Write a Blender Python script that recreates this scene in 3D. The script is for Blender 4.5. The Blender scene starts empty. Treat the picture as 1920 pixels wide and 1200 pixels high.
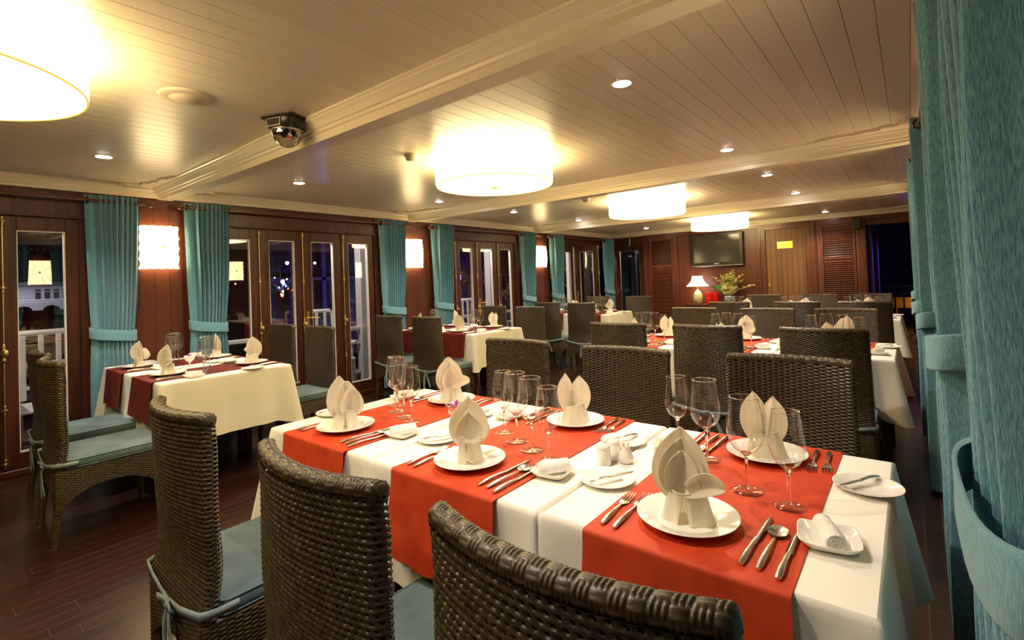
import bpy, math, random
import numpy as np
from mathutils import Matrix, Vector
random.seed(7); rng = np.random.RandomState(7)
PI = math.pi
sc = bpy.context.scene
COL = sc.collection

# ------------------------------------------------------------ camera, world, exposure
YAW, PITCH, ROLL, FPX, CY = 6.74960034e-01, 2.07457224e-02, -3.82810699e-02, 932.415, 506.934
HC = 1.33
def cam_rot():
    f = np.array([-math.sin(YAW)*math.cos(PITCH), math.cos(YAW)*math.cos(PITCH), math.sin(PITCH)])
    r = np.array([math.cos(YAW), math.sin(YAW), 0.]); u = np.cross(r, f)
    c, s = math.cos(ROLL), math.sin(ROLL)
    return c*r+s*u, -s*r+c*u, f
cr, cu, cf = cam_rot()
cam = bpy.data.cameras.new('camera'); cam_o = bpy.data.objects.new('camera', cam); COL.objects.link(cam_o)
cam.sensor_width = 36.0; cam.sensor_fit = 'HORIZONTAL'; cam.lens = FPX/1920*36.0
cam.shift_y = -(600-CY)/1920; cam.clip_start = 0.02; cam.clip_end = 200
M = Matrix(((cr[0], cu[0], -cf[0], 0), (cr[1], cu[1], -cf[1], 0), (cr[2], cu[2], -cf[2], HC), (0, 0, 0, 1)))
cam_o.matrix_world = M
sc.camera = cam_o
w = bpy.data.worlds.new('night'); sc.world = w; w.use_nodes = True
w.node_tree.nodes['Background'].inputs[0].default_value = (0.05, 0.04, 0.16, 1)
w.node_tree.nodes['Background'].inputs[1].default_value = 0.006
sc.view_settings.view_transform = 'Standard'; sc.view_settings.look = 'None'
sc.view_settings.gamma = 1.0; sc.view_settings.use_curve_mapping = False
sc.view_settings.exposure = 1.5
sc.cycles.use_denoising = True
sc.cycles.max_bounces = 9; sc.cycles.diffuse_bounces = 5; sc.cycles.glossy_bounces = 4
sc.cycles.transmission_bounces = 6; sc.cycles.transparent_max_bounces = 24
sc.cycles.caustics_reflective = False; sc.cycles.caustics_refractive = False
sc.cycles.sample_clamp_indirect = 6.0

# light levels
DRUM_E, SCONCE_E, DOWN_W, TABLE_LAMP_W = 5.4, 5.4, 28.0, 2.5

# ------------------------------------------------------------ materials
def newmat(name):
    m = bpy.data.materials.new(name); m.use_nodes = True
    nt = m.node_tree; b = nt.nodes['Principled BSDF']
    return m, nt, b
def pbr(name, col, rough=0.5, metal=0.0, spec=0.5, coat=0.0, coat_r=0.1, sheen=0.0):
    m, nt, b = newmat(name)
    b.inputs['Base Color'].default_value = (*col, 1); b.inputs['Roughness'].default_value = rough
    b.inputs['Metallic'].default_value = metal; b.inputs['Specular IOR Level'].default_value = spec
    b.inputs['Coat Weight'].default_value = coat; b.inputs['Coat Roughness'].default_value = coat_r
    b.inputs['Sheen Weight'].default_value = sheen
    return m
def mottled(m, c1, c2, scale=(1, 1, 1), nscale=5.0, detail=4.0, bump=0.0, bumpd=0.002, lo=.35, hi=.65, rough=None):
    nt = m.node_tree; b = nt.nodes['Principled BSDF']; L = nt.links
    tc = nt.nodes.new('ShaderNodeTexCoord'); mp = nt.nodes.new('ShaderNodeMapping'); mp.inputs['Scale'].default_value = scale
    nz = nt.nodes.new('ShaderNodeTexNoise'); nz.inputs['Scale'].default_value = nscale; nz.inputs['Detail'].default_value = detail
    cr_ = nt.nodes.new('ShaderNodeValToRGB'); cr_.color_ramp.elements[0].position = lo; cr_.color_ramp.elements[1].position = hi
    cr_.color_ramp.elements[0].color = (*c1, 1); cr_.color_ramp.elements[1].color = (*c2, 1)
    L.new(tc.outputs['Object'], mp.inputs[0]); L.new(mp.outputs[0], nz.inputs['Vector']); L.new(nz.outputs[0], cr_.inputs[0])
    L.new(cr_.outputs[0], b.inputs['Base Color'])
    if bump:
        bp = nt.nodes.new('ShaderNodeBump'); bp.inputs['Strength'].default_value = bump; bp.inputs['Distance'].default_value = bumpd
        L.new(nz.outputs[0], bp.inputs['Height']); L.new(bp.outputs[0], b.inputs['Normal'])
    return m
def emis(name, col, strength, base=None):
    m, nt, b = newmat(name)
    b.inputs['Base Color'].default_value = (*(base or col), 1); b.inputs['Roughness'].default_value = .8
    b.inputs['Emission Color'].default_value = (*col, 1); b.inputs['Emission Strength'].default_value = strength
    return m
def thin_glass(name, tint=(1, 1, 1), rough=0.0, power=5.0, extra=0.04):
    m = bpy.data.materials.new(name); m.use_nodes = True; nt = m.node_tree
    for n in list(nt.nodes): nt.nodes.remove(n)
    out = nt.nodes.new('ShaderNodeOutputMaterial'); mx = nt.nodes.new('ShaderNodeMixShader')
    tr = nt.nodes.new('ShaderNodeBsdfTransparent'); tr.inputs[0].default_value = (*tint, 1)
    gl = nt.nodes.new('ShaderNodeBsdfGlossy'); gl.inputs['Roughness'].default_value = rough
    L = nt.links
    lw = nt.nodes.new('ShaderNodeLayerWeight'); lw.inputs[0].default_value = .5
    pw = nt.nodes.new('ShaderNodeMath'); pw.operation = 'POWER'; pw.inputs[1].default_value = power; L.new(lw.outputs['Facing'], pw.inputs[0])
    ma = nt.nodes.new('ShaderNodeMath'); ma.operation = 'MULTIPLY_ADD'; ma.inputs[1].default_value = .9-extra; ma.inputs[2].default_value = extra; ma.use_clamp = True
    L.new(pw.outputs[0], ma.inputs[0]); L.new(ma.outputs[0], mx.inputs[0])
    L.new(tr.outputs[0], mx.inputs[1]); L.new(gl.outputs[0], mx.inputs[2]); L.new(mx.outputs[0], out.inputs[0])
    return m
def planked(m, c1, c2, axis_u, pitch, groove=.004, depth=.003, grain=(1, 1, 1), endlen=None, gcol=(.01, .004, .002), nscale=3.0, axis_v=None):
    """boards running across axis_u with narrow grooves, wood grain stretched by `grain`"""
    nt = m.node_tree; b = nt.nodes['Principled BSDF']; L = nt.links
    tc = nt.nodes.new('ShaderNodeTexCoord'); sp = nt.nodes.new('ShaderNodeSeparateXYZ'); L.new(tc.outputs['Object'], sp.inputs[0])
    def math_(op, a, bb=None, c=None):
        n = nt.nodes.new('ShaderNodeMath'); n.operation = op
        for i, v in enumerate((a, bb, c)):
            if v is None: continue
            if isinstance(v, (int, float)): n.inputs[i].default_value = v
            else: L.new(v, n.inputs[i])
        return n.outputs[0]
    u = math_('DIVIDE', sp.outputs[axis_u], pitch); fl = math_('FLOOR', u); frc = math_('SUBTRACT', u, fl)
    dist = math_('MINIMUM', frc, math_('SUBTRACT', 1.0, frc))
    g = math_('LESS_THAN', dist, groove/pitch*.5)
    wn = nt.nodes.new('ShaderNodeTexWhiteNoise'); wn.noise_dimensions = '2D'
    cb = nt.nodes.new('ShaderNodeCombineXYZ'); L.new(fl, cb.inputs[0])
    if endlen:
        wn0 = nt.nodes.new('ShaderNodeTexWhiteNoise'); wn0.noise_dimensions = '1D'; L.new(fl, wn0.inputs['W'])
        v = math_('ADD', math_('DIVIDE', sp.outputs[axis_v], endlen), math_('MULTIPLY', wn0.outputs[0], 7.0))
        fv = math_('FLOOR', v); L.new(fv, cb.inputs[1]); fr2 = math_('SUBTRACT', v, fv)
        g2 = math_('LESS_THAN', math_('MINIMUM', fr2, math_('SUBTRACT', 1.0, fr2)), groove/endlen*.5)
        g = math_('MAXIMUM', g, g2)
    L.new(cb.outputs[0], wn.inputs['Vector'])
    mp = nt.nodes.new('ShaderNodeMapping'); mp.inputs['Scale'].default_value = grain; L.new(tc.outputs['Object'], mp.inputs[0])
    off = nt.nodes.new('ShaderNodeVectorMath'); off.operation = 'ADD'; L.new(mp.outputs[0], off.inputs[0])
    sc3 = nt.nodes.new('ShaderNodeVectorMath'); sc3.operation = 'SCALE'; sc3.inputs['Scale'].default_value = 17.0
    L.new(wn.outputs['Color'], sc3.inputs[0]); L.new(sc3.outputs[0], off.inputs[1])
    nz = nt.nodes.new('ShaderNodeTexNoise'); nz.inputs['Scale'].default_value = nscale; nz.inputs['Detail'].default_value = 6
    L.new(off.outputs[0], nz.inputs['Vector'])
    f = math_('MULTIPLY_ADD', wn.outputs[0], .45, math_('MULTIPLY', nz.outputs[0], .75)); f = math_('SUBTRACT', f, .12)
    mx = nt.nodes.new('ShaderNodeMix'); mx.data_type = 'RGBA'; L.new(f, mx.inputs[0]); mx.inputs[6].default_value = (*c1, 1); mx.inputs[7].default_value = (*c2, 1)
    m2 = nt.nodes.new('ShaderNodeMix'); m2.data_type = 'RGBA'; L.new(g, m2.inputs[0]); L.new(mx.outputs[2], m2.inputs[6]); m2.inputs[7].default_value = (*gcol, 1)
    L.new(m2.outputs[2], b.inputs['Base Color'])
    bp = nt.nodes.new('ShaderNodeBump'); bp.inputs['Strength'].default_value = .6; bp.inputs['Distance'].default_value = depth
    h = math_('SUBTRACT', math_('MULTIPLY', nz.outputs[0], .08), g); L.new(h, bp.inputs['Height']); L.new(bp.outputs[0], b.inputs['Normal'])
    return m

MT = {}
MT['ceil'] = mottled(pbr('ceiling_paint', (.6, .48, .36), .32, spec=.5), (.72, .62, .475), (.78, .68, .53), (1, .15, 1), 8, 3, lo=.3, hi=.7)
MT['beam'] = pbr('cream_gloss_paint', (.82, .73, .57), .3)
MT['groove'] = pbr('ceiling_groove', (.30, .22, .15), .7)
MT['wood'] = planked(pbr('mahogany_boards_y', (.2, .06, .03), .36, spec=.35), (.050, .012, .0055), (.115, .030, .012), 1, .115, .003, .003, (1, 12, .6), nscale=2.2)
MT['woodx'] = planked(pbr('mahogany_boards_x', (.2, .06, .03), .33, spec=.5), (.064, .015, .0065), (.130, .034, .014), 0, .115, .004, .003, (12, 1, .6), nscale=2.2)
MT['doorwood'] = planked(pbr('door_boards', (.25, .1, .04), .42), (.13, .055, .018), (.22, .095, .032), 0, .088, .006, .003, (12, 1, .6), nscale=2.2)
MT['frame'] = mottled(pbr('mahogany_frame', (.12, .03, .012), .36, spec=.32), (.040, .011, .0055), (.080, .022, .010), (8, 8, .6), 4, 5)
MT['framered'] = mottled(pbr('mahogany_frame_red', (.16, .04, .02), .3), (.075, .018, .008), (.14, .036, .014), (8, 8, .6), 4, 5)
MT['floor'] = planked(pbr('dark_floor_boards', (.1, .03, .02), .3, spec=.5), (.013, .0045, .003), (.040, .012, .0065), 0, .075, .003, .0015, (10, .7, 1), 1.3, (.085, .045, .03), 2.4, axis_v=1)
MT['brass'] = pbr('aged_brass', (.50, .37, .15), .42, 1.0)
MT['brass_b'] = pbr('bright_brass', (.95, .68, .22), .25, 1.0)
MT['bronze'] = pbr('dark_bronze', (.12, .06, .035), .25, .8)
MT['rod'] = pbr('dark_stained_rod', (.10, .028, .015), .25, coat=.5)
MT['glass'] = thin_glass('window_glass', (.93, .95, .95), 0.0, 4.5, .075)
MT['bead'] = pbr('lit_glazing_bead', (.75, .72, .68), .4)  # white put into the colour for the lit bevel round the panes
MT['curtain'] = mottled(pbr('teal_chenille', (.06, .27, .31), .85, spec=.2, sheen=.3), (.038, .155, .225), (.225, .46, .555), (1, 1, .07), 850, 3, .35, .002, .3, .72)
MT['tieb'] = mottled(pbr('teal_tieback', (.09, .34, .38), .85, spec=.2, sheen=.3), (.06, .21, .285), (.24, .47, .56), (1, 1, .07), 850, 3, .3, .002, .3, .72)
MT['wicker'] = mottled(pbr('brown_woven_rattan', (.09, .06, .03), .36, spec=.45), (.029, .0195, .0105), (.080, .055, .025), (1, 1, 4), 30, 3, lo=.3, hi=.7)
MT['braid'] = mottled(pbr('braided_rattan_edge', (.11, .08, .04), .40, spec=.45), (.030, .020, .010), (.090, .061, .027), (1, 1, 1), 45, 3, lo=.3, hi=.7)
MT['cushion'] = mottled(pbr('blue_grey_suede', (.2, .3, .34), .8, spec=.2, sheen=.2), (.065, .112, .135), (.135, .192, .205), (1, 1, 1), 7, 5, .15, .002, .3, .7)
MT['piping'] = pbr('cushion_seam', (.10, .17, .20), .8)
MT['tie'] = mottled(pbr('grey_blue_ribbon', (.25, .33, .35), .7), (.15, .20, .225), (.23, .285, .29), (1, 1, 1), 20, 3)
MT['cloth'] = mottled(pbr('white_tablecloth', (.82, .77, .66), .75, spec=.25, sheen=.0), (.80, .765, .68), (.85, .815, .735), (1, 1, 1), 3, 4, .10, .004, .3, .7)
MT['runner'] = mottled(pbr('orange_red_runner', (.62, .07, .02), .62, spec=.25, sheen=.0), (.44, .034, .008), (.58, .062, .015), (1, 1, 1), 16, 8, .12, .003, .3, .7)
MT['runnerd'] = mottled(pbr('deep_red_runner', (.25, .03, .015), .6, spec=.3, sheen=.0), (.105, .010, .006), (.18, .018, .010), (1, 1, 1), 9, 6, .12, .003, .3, .7)
MT['porc'] = pbr('white_porcelain', (.86, .83, .77), .12, spec=.5, coat=.4)
MT['napkin'] = mottled(pbr('white_napkin_linen', (.88, .83, .72), .75, spec=.2, sheen=.2), (.85, .80, .68), (.90, .86, .76), (1, 1, 1), 12, 4, .15, .003)
_nt = MT['napkin'].node_tree; _b = _nt.nodes['Principled BSDF']; _o = _nt.nodes['Material Output']
_t = _nt.nodes.new('ShaderNodeBsdfTranslucent'); _t.inputs[0].default_value = (.92, .86, .72, 1); _mx = _nt.nodes.new('ShaderNodeMixShader'); _mx.inputs[0].default_value = .46
_nt.links.new(_b.outputs[0], _mx.inputs[1]); _nt.links.new(_t.outputs[0], _mx.inputs[2]); _nt.links.new(_mx.outputs[0], _o.inputs[0])
MT['towel'] = mottled(pbr('white_terry', (.88, .85, .78), .9, spec=.1, sheen=.4), (.80, .77, .70), (.92, .89, .83), (1, 1, 1), 300, 2, .8, .003)
MT['steel'] = pbr('polished_steel', (.86, .82, .76), .20, 1.0)
MT['wglass'] = thin_glass('wine_glass', (.985, .985, .98), .0, 2.7, .065)
MT['wstem'] = pbr('wine_glass_stem', (1, 1, 1), .0); MT['wstem'].node_tree.nodes['Principled BSDF'].inputs['Transmission Weight'].default_value = 1.0; MT['wstem'].node_tree.nodes['Principled BSDF'].inputs['IOR'].default_value = 1.5
MT['wfoot'] = thin_glass('wine_glass_foot', (.975, .97, .96), .06, 4.5, .05)
MT['rim'] = thin_glass('glass_rim', (.9, .88, .8), .08, 1.0, .45)
MT['black'] = pbr('black_plastic', (.015, .013, .012), .35)
MT['screen'] = pbr('tv_screen', (.035, .032, .026), .12, spec=.8)
MT['silver'] = pbr('silver_trim', (.6, .55, .5), .3, 1.0)
MT['whitep'] = pbr('white_outdoor_paint', (.75, .73, .72), .45)
MT['deck'] = pbr('outdoor_deck', (.10, .07, .05), .6)
MT['plastic'] = pbr('cream_plastic', (.66, .56, .43), .5)
MT['drum'] = emis('lit_drum_shade', (1.0, .80, .40), DRUM_E, (.9, .8, .6))
MT['drumseam'] = emis('drum_seam', (1.0, .62, .08), .28, (.8, .5, .1))
MT['drumrose'] = emis('drum_rosette', (1.0, .60, .08), .40, (.8, .5, .1))
MT['sconce'] = emis('lit_paper', (1.0, .74, .36), SCONCE_E, (.9, .8, .6))
_m = MT['sconce']; _nt = _m.node_tree; _L = _nt.links
_tc = _nt.nodes.new('ShaderNodeTexCoord'); _sp = _nt.nodes.new('ShaderNodeSeparateXYZ'); _L.new(_tc.outputs['Object'], _sp.inputs[0])
_at = _nt.nodes.new('ShaderNodeMath'); _at.operation = 'ARCTAN2'; _L.new(_sp.outputs[1], _at.inputs[0]); _L.new(_sp.outputs[2], _at.inputs[1])
_cb = _nt.nodes.new('ShaderNodeCombineXYZ'); _L.new(_at.outputs[0], _cb.inputs[0])
_nz = _nt.nodes.new('ShaderNodeTexNoise'); _nz.inputs['Scale'].default_value = 5.5; _nz.inputs['Detail'].default_value = 3; _L.new(_cb.outputs[0], _nz.inputs['Vector'])
_mr = _nt.nodes.new('ShaderNodeMapRange'); _mr.inputs[1].default_value = .35; _mr.inputs[2].default_value = .62; _mr.inputs[3].default_value = SCONCE_E*.45; _mr.inputs[4].default_value = SCONCE_E*1.15
_L.new(_nz.outputs[0], _mr.inputs[0]); _L.new(_mr.outputs[0], _nt.nodes['Principled BSDF'].inputs['Emission Strength'])
MT['rose'] = emis('paper_knot', (.9, .62, .12), .6, (.5, .4, .1))
MT['led'] = emis('downlight_lens', (1.0, .90, .84), 30.0, (1, 1, 1))
MT['tshade'] = emis('table_lamp_shade', (1.0, .84, .70), 1.7, (.9, .85, .8))
MT['celadon'] = mottled(pbr('celadon_glaze', (.42, .46, .25), .2, coat=.4), (.36, .40, .20), (.50, .52, .30), (1, 1, 1), 14, 3)
MT['redlac'] = pbr('red_lacquer', (.55, .012, .008), .25)
MT['vase'] = mottled(pbr('blue_grey_glazed_vase', (.15, .2, .27), .2, coat=.3), (.10, .14, .20), (.26, .32, .38), (1, 1, 1), 18, 3)
MT['petal'] = mottled(pbr('cream_petals', (.80, .75, .38), .6), (.84, .80, .42), (.95, .92, .70), (1, 1, 1), 25, 2)
MT['green'] = mottled(pbr('yellow_green_stems', (.42, .45, .07), .5), (.34, .40, .05), (.52, .52, .10), (1, 1, 1), 25, 2)
MT['leaf'] = pbr('green_leaf', (.05, .22, .04), .35)
MT['magenta'] = pbr('magenta_petal', (.45, .03, .38), .5)
MT['wpetal'] = pbr('white_petal', (.85, .80, .78), .5)
MT['gold'] = emis('brass_plate', (0, 0, 0), 0, (1, 1, 1)); MT['gold'] = pbr('gold_plate', (.95, .70, .16), .3, .6)
MT['ink'] = pbr('engraved_letters', (.30, .18, .02), .6)
MT['palm'] = pbr('palm_leaf', (.12, .11, .03), .5)
MT['night'] = pbr('night_wall', (.05, .04, .06), .8)
MT['house'] = pbr('house_white', (.6, .58, .62), .7)
MT['purple'] = pbr('dark_facade', (.10, .08, .14), .7)
MT['frames2'] = pbr('dim_frames', (.22, .20, .28), .7)
MT['bulb_b'] = emis('blue_bulb', (.15, .25, 1.0), 14); MT['bulb_r'] = emis('red_bulb', (1.0, .08, .03), 12); MT['bulb_w'] = emis('warm_bulb', (1.0, .75, .4), 12)
MT['tooth'] = pbr('toothpick_wood', (.70, .42, .12), .6)
MT['bluep'] = pbr('blue_railing', (.10, .16, .30), .4)
MT['orange'] = pbr('orange_deck_board', (.5, .28, .08), .6)  # plain orange base colour of the bench boards
MT['crystal'] = thin_glass('faceted_dome', (.85, .82, .75), .03, 2.0, .34)

# ------------------------------------------------------------ mesh helpers
def mesh_np(name, V, F, smooth=True):
    V = np.asarray(V, dtype=np.float32).reshape(-1, 3); me = bpy.data.meshes.new(name)
    if isinstance(F, np.ndarray):
        n, k = F.shape
        me.vertices.add(len(V)); me.vertices.foreach_set('co', V.ravel())
        me.loops.add(n*k); me.loops.foreach_set('vertex_index', F.astype(np.int32).ravel())
        me.polygons.add(n); me.polygons.foreach_set('loop_start', np.arange(0, n*k, k, dtype=np.int32))
        me.update(calc_edges=True)
    else:
        me.from_pydata(V.tolist(), [], F); me.update()
    me.polygons.foreach_set('use_smooth', np.full(len(me.polygons), smooth, dtype=bool))
    return me
def grid_faces(nu, nv, closed_u=False, closed_v=False, off=0):
    a = np.arange(nu if closed_u else nu-1); b = np.arange(nv if closed_v else nv-1)
    A, B = np.meshgrid(a, b, indexing='ij'); A2 = (A+1) % nu; B2 = (B+1) % nv
    return (np.stack([A*nv+B, A2*nv+B, A2*nv+B2, A*nv+B2], -1).reshape(-1, 4)+off)
class MB:
    def __init__(s): s.v = []; s.f = []; s.n = 0; s.sm = []
    def add(s, V, F, smooth=True, mat=None):
        V = np.asarray(V, float).reshape(-1, 3)
        if mat is not None: V = V @ np.array(mat.to_3x3()).T + np.array(mat.translation)
        s.v.append(V); off = s.n
        for f in F: s.f.append(tuple(int(i)+off for i in f)); s.sm.append(smooth)
        s.n += len(V); return s
    def grid(s, P, cu=False, cv=False, smooth=True, mat=None):
        P = np.asarray(P, float); nu, nv = P.shape[:2]
        return s.add(P.reshape(-1, 3), grid_faces(nu, nv, cu, cv), smooth, mat)
    def box(s, x0, x1, y0, y1, z0, z1, b=0.0, mat=None):
        if b <= 0:
            V = [(x, y, z) for x in (x0, x1) for y in (y0, y1) for z in (z0, z1)]
            F = [(0, 1, 3, 2), (4, 6, 7, 5), (0, 4, 5, 1), (2, 3, 7, 6), (0, 2, 6, 4), (1, 5, 7, 3)]
            return s.add(V, F, False, mat)
        b = min(b, (x1-x0)*.45, (y1-y0)*.45, (z1-z0)*.45)
        V = []; idx = {}
        for i, (x, sx) in enumerate(((x0, 1), (x1, -1))):
            for j, (y, sy) in enumerate(((y0, 1), (y1, -1))):
                for k, (z, sz) in enumerate(((z0, 1), (z1, -1))):
                    idx[(i, j, k, 0)] = len(V); V.append((x, y+sy*b, z+sz*b))
                    idx[(i, j, k, 1)] = len(V); V.append((x+sx*b, y, z+sz*b))
                    idx[(i, j, k, 2)] = len(V); V.append((x+sx*b, y+sy*b, z))
        g = lambda i, j, k, a: idx[(i, j, k, a)]
        F = []
        for i in (0, 1): F.append([g(i, 0, 0, 0), g(i, 0, 1, 0), g(i, 1, 1, 0), g(i, 1, 0, 0)][::1 if i == 0 else -1])
        for j in (0, 1): F.append([g(0, j, 0, 1), g(1, j, 0, 1), g(1, j, 1, 1), g(0, j, 1, 1)][::1 if j == 0 else -1])
        for k in (0, 1): F.append([g(0, 0, k, 2), g(0, 1, k, 2), g(1, 1, k, 2), g(1, 0, k, 2)][::1 if k == 0 else -1])
        for i in (0, 1):
            for j in (0, 1): F.append([g(i, j, 0, 0), g(i, j, 1, 0), g(i, j, 1, 1), g(i, j, 0, 1)][::1 if i != j else -1])
        for i in (0, 1):
            for k in (0, 1): F.append([g(i, 0, k, 0), g(i, 1, k, 0), g(i, 1, k, 2), g(i, 0, k, 2)][::1 if i == k else -1])
        for j in (0, 1):
            for k in (0, 1): F.append([g(0, j, k, 1), g(1, j, k, 1), g(1, j, k, 2), g(0, j, k, 2)][::1 if j != k else -1])
        for i in (0, 1):
            for j in (0, 1):
                for k in (0, 1): F.append([g(i, j, k, 0), g(i, j, k, 1), g(i, j, k, 2)][::1 if (i+j+k) % 2 == 0 else -1])
        return s.add(V, F, False, mat)
    def lathe(s, prof, n=32, c=(0, 0, 0), mat=None, smooth=True, a0=0.0):
        prof = np.array(prof, float); a = np.linspace(0, 2*PI, n, endpoint=False)+a0
        P = np.stack([np.outer(np.cos(a), prof[:, 0])+c[0], np.outer(np.sin(a), prof[:, 0])+c[1], np.tile(prof[:, 1], (n, 1))+c[2]], -1)
        return s.grid(P, cu=True, smooth=smooth, mat=mat)
    def tube(s, path, r, n=8, cap=True, mat=None, flat=1.0):
        path = [Vector(p) for p in path]; m = len(path)
        rr = [r]*m if isinstance(r, (int, float)) else list(r)
        rings = []; up = None
        for i, p in enumerate(path):
            t = (path[min(i+1, m-1)]-path[max(i-1, 0)]).normalized()
            if up is None:
                up = Vector((0, 0, 1)) if abs(t.z) < .9 else Vector((1, 0, 0))
            side = t.cross(up).normalized(); up = side.cross(t).normalized()
            rings.append([tuple(p+(side*math.cos(a)+up*math.sin(a)*flat)*rr[i]) for a in (2*PI*k/n for k in range(n))])
        P = np.array(rings)
        s.grid(np.transpose(P, (1, 0, 2)), cu=True, mat=mat)
        if cap:
            s.add(P[0], [tuple(range(n))], True, mat); s.add(P[-1], [tuple(range(n-1, -1, -1))], True, mat)
        return s
    def sphere(s, c, r, n=12, m=8, sc_=(1, 1, 1), mat=None):
        th = np.linspace(0, PI, m+1); a = np.linspace(0, 2*PI, n, endpoint=False)
        P = np.stack([np.outer(np.cos(a), np.sin(th))*r*sc_[0]+c[0], np.outer(np.sin(a), np.sin(th))*r*sc_[1]+c[1], np.tile(np.cos(th), (n, 1))*r*sc_[2]+c[2]], -1)
        return s.grid(P, cu=True, mat=mat)
    def prism(s, poly, d0, d1, plane='xz', mat=None):
        """polygon in plane extruded along the remaining axis d0..d1"""
        n = len(poly)
        def pt(p, d): return {'xz': (p[0], d, p[1]), 'yz': (d, p[0], p[1]), 'xy': (p[0], p[1], d)}[plane]
        V = [pt(p, d0) for p in poly]+[pt(p, d1) for p in poly]
        F = [(i, (i+1) % n, n+(i+1) % n, n+i) for i in range(n)]+[tuple(range(n-1, -1, -1)), tuple(range(n, 2*n))]
        return s.add(V, F, False, mat)
    def mesh(s, name):
        me = mesh_np(name, np.concatenate(s.v), s.f, False)
        me.polygons.foreach_set('use_smooth', np.array(s.sm, dtype=bool)); me.update()
        return me
def link(name, data, mat=None, parent=None, loc=(0, 0, 0), rz=0):
    o = bpy.data.objects.new(name, data); COL.objects.link(o)
    if mat is not None and not data.materials: data.materials.append(MT[mat] if isinstance(mat, str) else mat)
    o.parent = parent; o.location = loc; o.rotation_euler = (0, 0, rz)
    return o
def obj(name, mb, mat, parent=None, loc=(0, 0, 0), rz=0): return link(name, mb.mesh(name), mat, parent, loc, rz)
def tag(o, label=None, cat=None, group=None, kind=None):
    if label: o['label'] = label
    if cat: o['category'] = cat
    if group: o['group'] = group
    if kind: o['kind'] = kind
    return o
def empty(name, loc=(0, 0, 0), rz=0):
    o = bpy.data.objects.new(name, None); COL.objects.link(o); o.location = loc; o.rotation_euler = (0, 0, rz); o.empty_display_size = .05
    return o
CH = {}
def reg(root, kids):  # remember a prototype's tree: kids = [(child, [grandchildren])]
    CH[root.name] = [(k, []) if not isinstance(k, tuple) else k for k in kids]; return root
used = set()
def place(proto, loc, rz, label, cat, group, scale=None):
    """first call moves the prototype itself, later ones copy the thing with all its parts"""
    if proto.name not in used:
        used.add(proto.name); r = proto
    else:
        r = proto.copy(); COL.objects.link(r)
        for k, gs in CH.get(proto.name, []):
            c = k.copy(); COL.objects.link(c); c.parent = r
            for g in gs:
                d = g.copy(); COL.objects.link(d); d.parent = c
    r.location = loc; r.rotation_euler = (0, 0, rz)
    if scale: r.scale = scale
    tag(r, label, cat, group)
    return r
def struct(name, mb, mat): return tag(obj(name, mb, mat), kind='structure')

# ------------------------------------------------------------ room shell
XL, XR, YB, YF, ZC = -5.34, .24, 10.35, -2.6, 2.29
PIT = 2.89; BEAMS = [1.53-PIT, 1.53, 4.43, 7.33]
b = MB(); b.box(XL-.15, XR+.15, YF, YB+.1, -.05, 0); struct('floor', b, 'floor')
b = MB()
x = XL-.1; k = 0
while x < XR+.1:
    x1 = min(x+.1015, XR+.12)
    g = .0004 if (k % 2) else .0011
    k += 1
    b.box(x+g, x1-g, YF, YB, ZC, ZC+.02, .0012); x = x1
struct('ceiling', b, 'ceil')
b = MB(); b.box(XL-.15, XR+.15, YF, YB+.1, ZC+.012, ZC+.05); struct('trim_1', b, 'groove')

def moulding(b, path_axis, a0, a1, pos, sgn, ztop, size=.07):
    """stepped cove running along one axis; sgn = direction it projects"""
    s = size
    prof = [(0, 0), (s, 0), (s, -.010), (s*.86, -.014), (s*.80, -.022), (s*.62, -.034), (s*.46, -.052), (s*.40, -.060), (s*.22, -.063), (s*.18, -.078), (0, -.082)]
    pl = [(pos+sgn*p[0], ztop+p[1]*s/.07) for p in prof]
    b.prism(pl, a0, a1, 'xz' if path_axis == 'y' else 'yz')
tn = 2
for i, yb in enumerate(BEAMS):
    b = MB(); n = 24; xs = np.linspace(XL, XR, n); zb = 2.163+.03*((xs+2.65)/2.7)**2
    P = np.array([[(x, yb, ZC), (x, yb, z), (x, yb+.11, z), (x, yb+.11, ZC)] for x, z in zip(xs, zb)])
    b.grid(P, smooth=False); moulding(b, 'x', XL, XR, yb, -1, ZC); moulding(b, 'x', XL, XR, yb+.11, 1, ZC)
    struct('trim_%d' % tn, b, 'beam'); tn += 1
ys = [YF]+BEAMS+[YB]
for side, xx, sg in (('l', XL, 1), ('r', XR, -1)):
    b = MB()
    for i in range(len(ys)-1):
        y0 = ys[i]+(.11 if i else 0); moulding(b, 'y', y0, ys[i+1], xx, sg, ZC, .075)
    struct('trim_%d' % tn, b, 'beam'); tn += 1
b = MB(); moulding(b, 'x', XL, XR, YB, -1, ZC, .075); struct('trim_%d' % tn, b, 'beam'); tn += 1
# stepped fretwork in the ceiling corners beside the beams
def fretwork(cx, cy, sx, sy):
    global tn
    b = MB(); z0 = ZC-.020
    for (u0, u1, v0, v1) in ((0, .10, .0, .16), (.015, .085, .16, .21), (.10, .20, 0, .11), (.03, .07, .21, .24), (.20, .32, 0, .075), (.32, .38, 0, .05), (.38, .50, 0, .06), (.50, .56, 0, .035), (.56, .61, .0, .02)):
        x0, x1 = sorted((cx+sx*u0, cx+sx*u1)); y0, y1 = sorted((cy+sy*v0, cy+sy*v1))
        b.box(x0, x1, y0, y1, z0, ZC+.001, .003)
    struct('trim_%d' % tn, b, 'beam'); tn += 1
for yb in BEAMS[1:]:
    for sx, cx in ((1, XL+.08), (-1, XR-.16)):
        fretwork(cx, yb-.075, sx, -1); fretwork(cx, yb+.185, sx, 1)
for sx, cx in ((1, XL+.08), (-1, XR-.16)): fretwork(cx, YB-.08, sx, -1)

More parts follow.
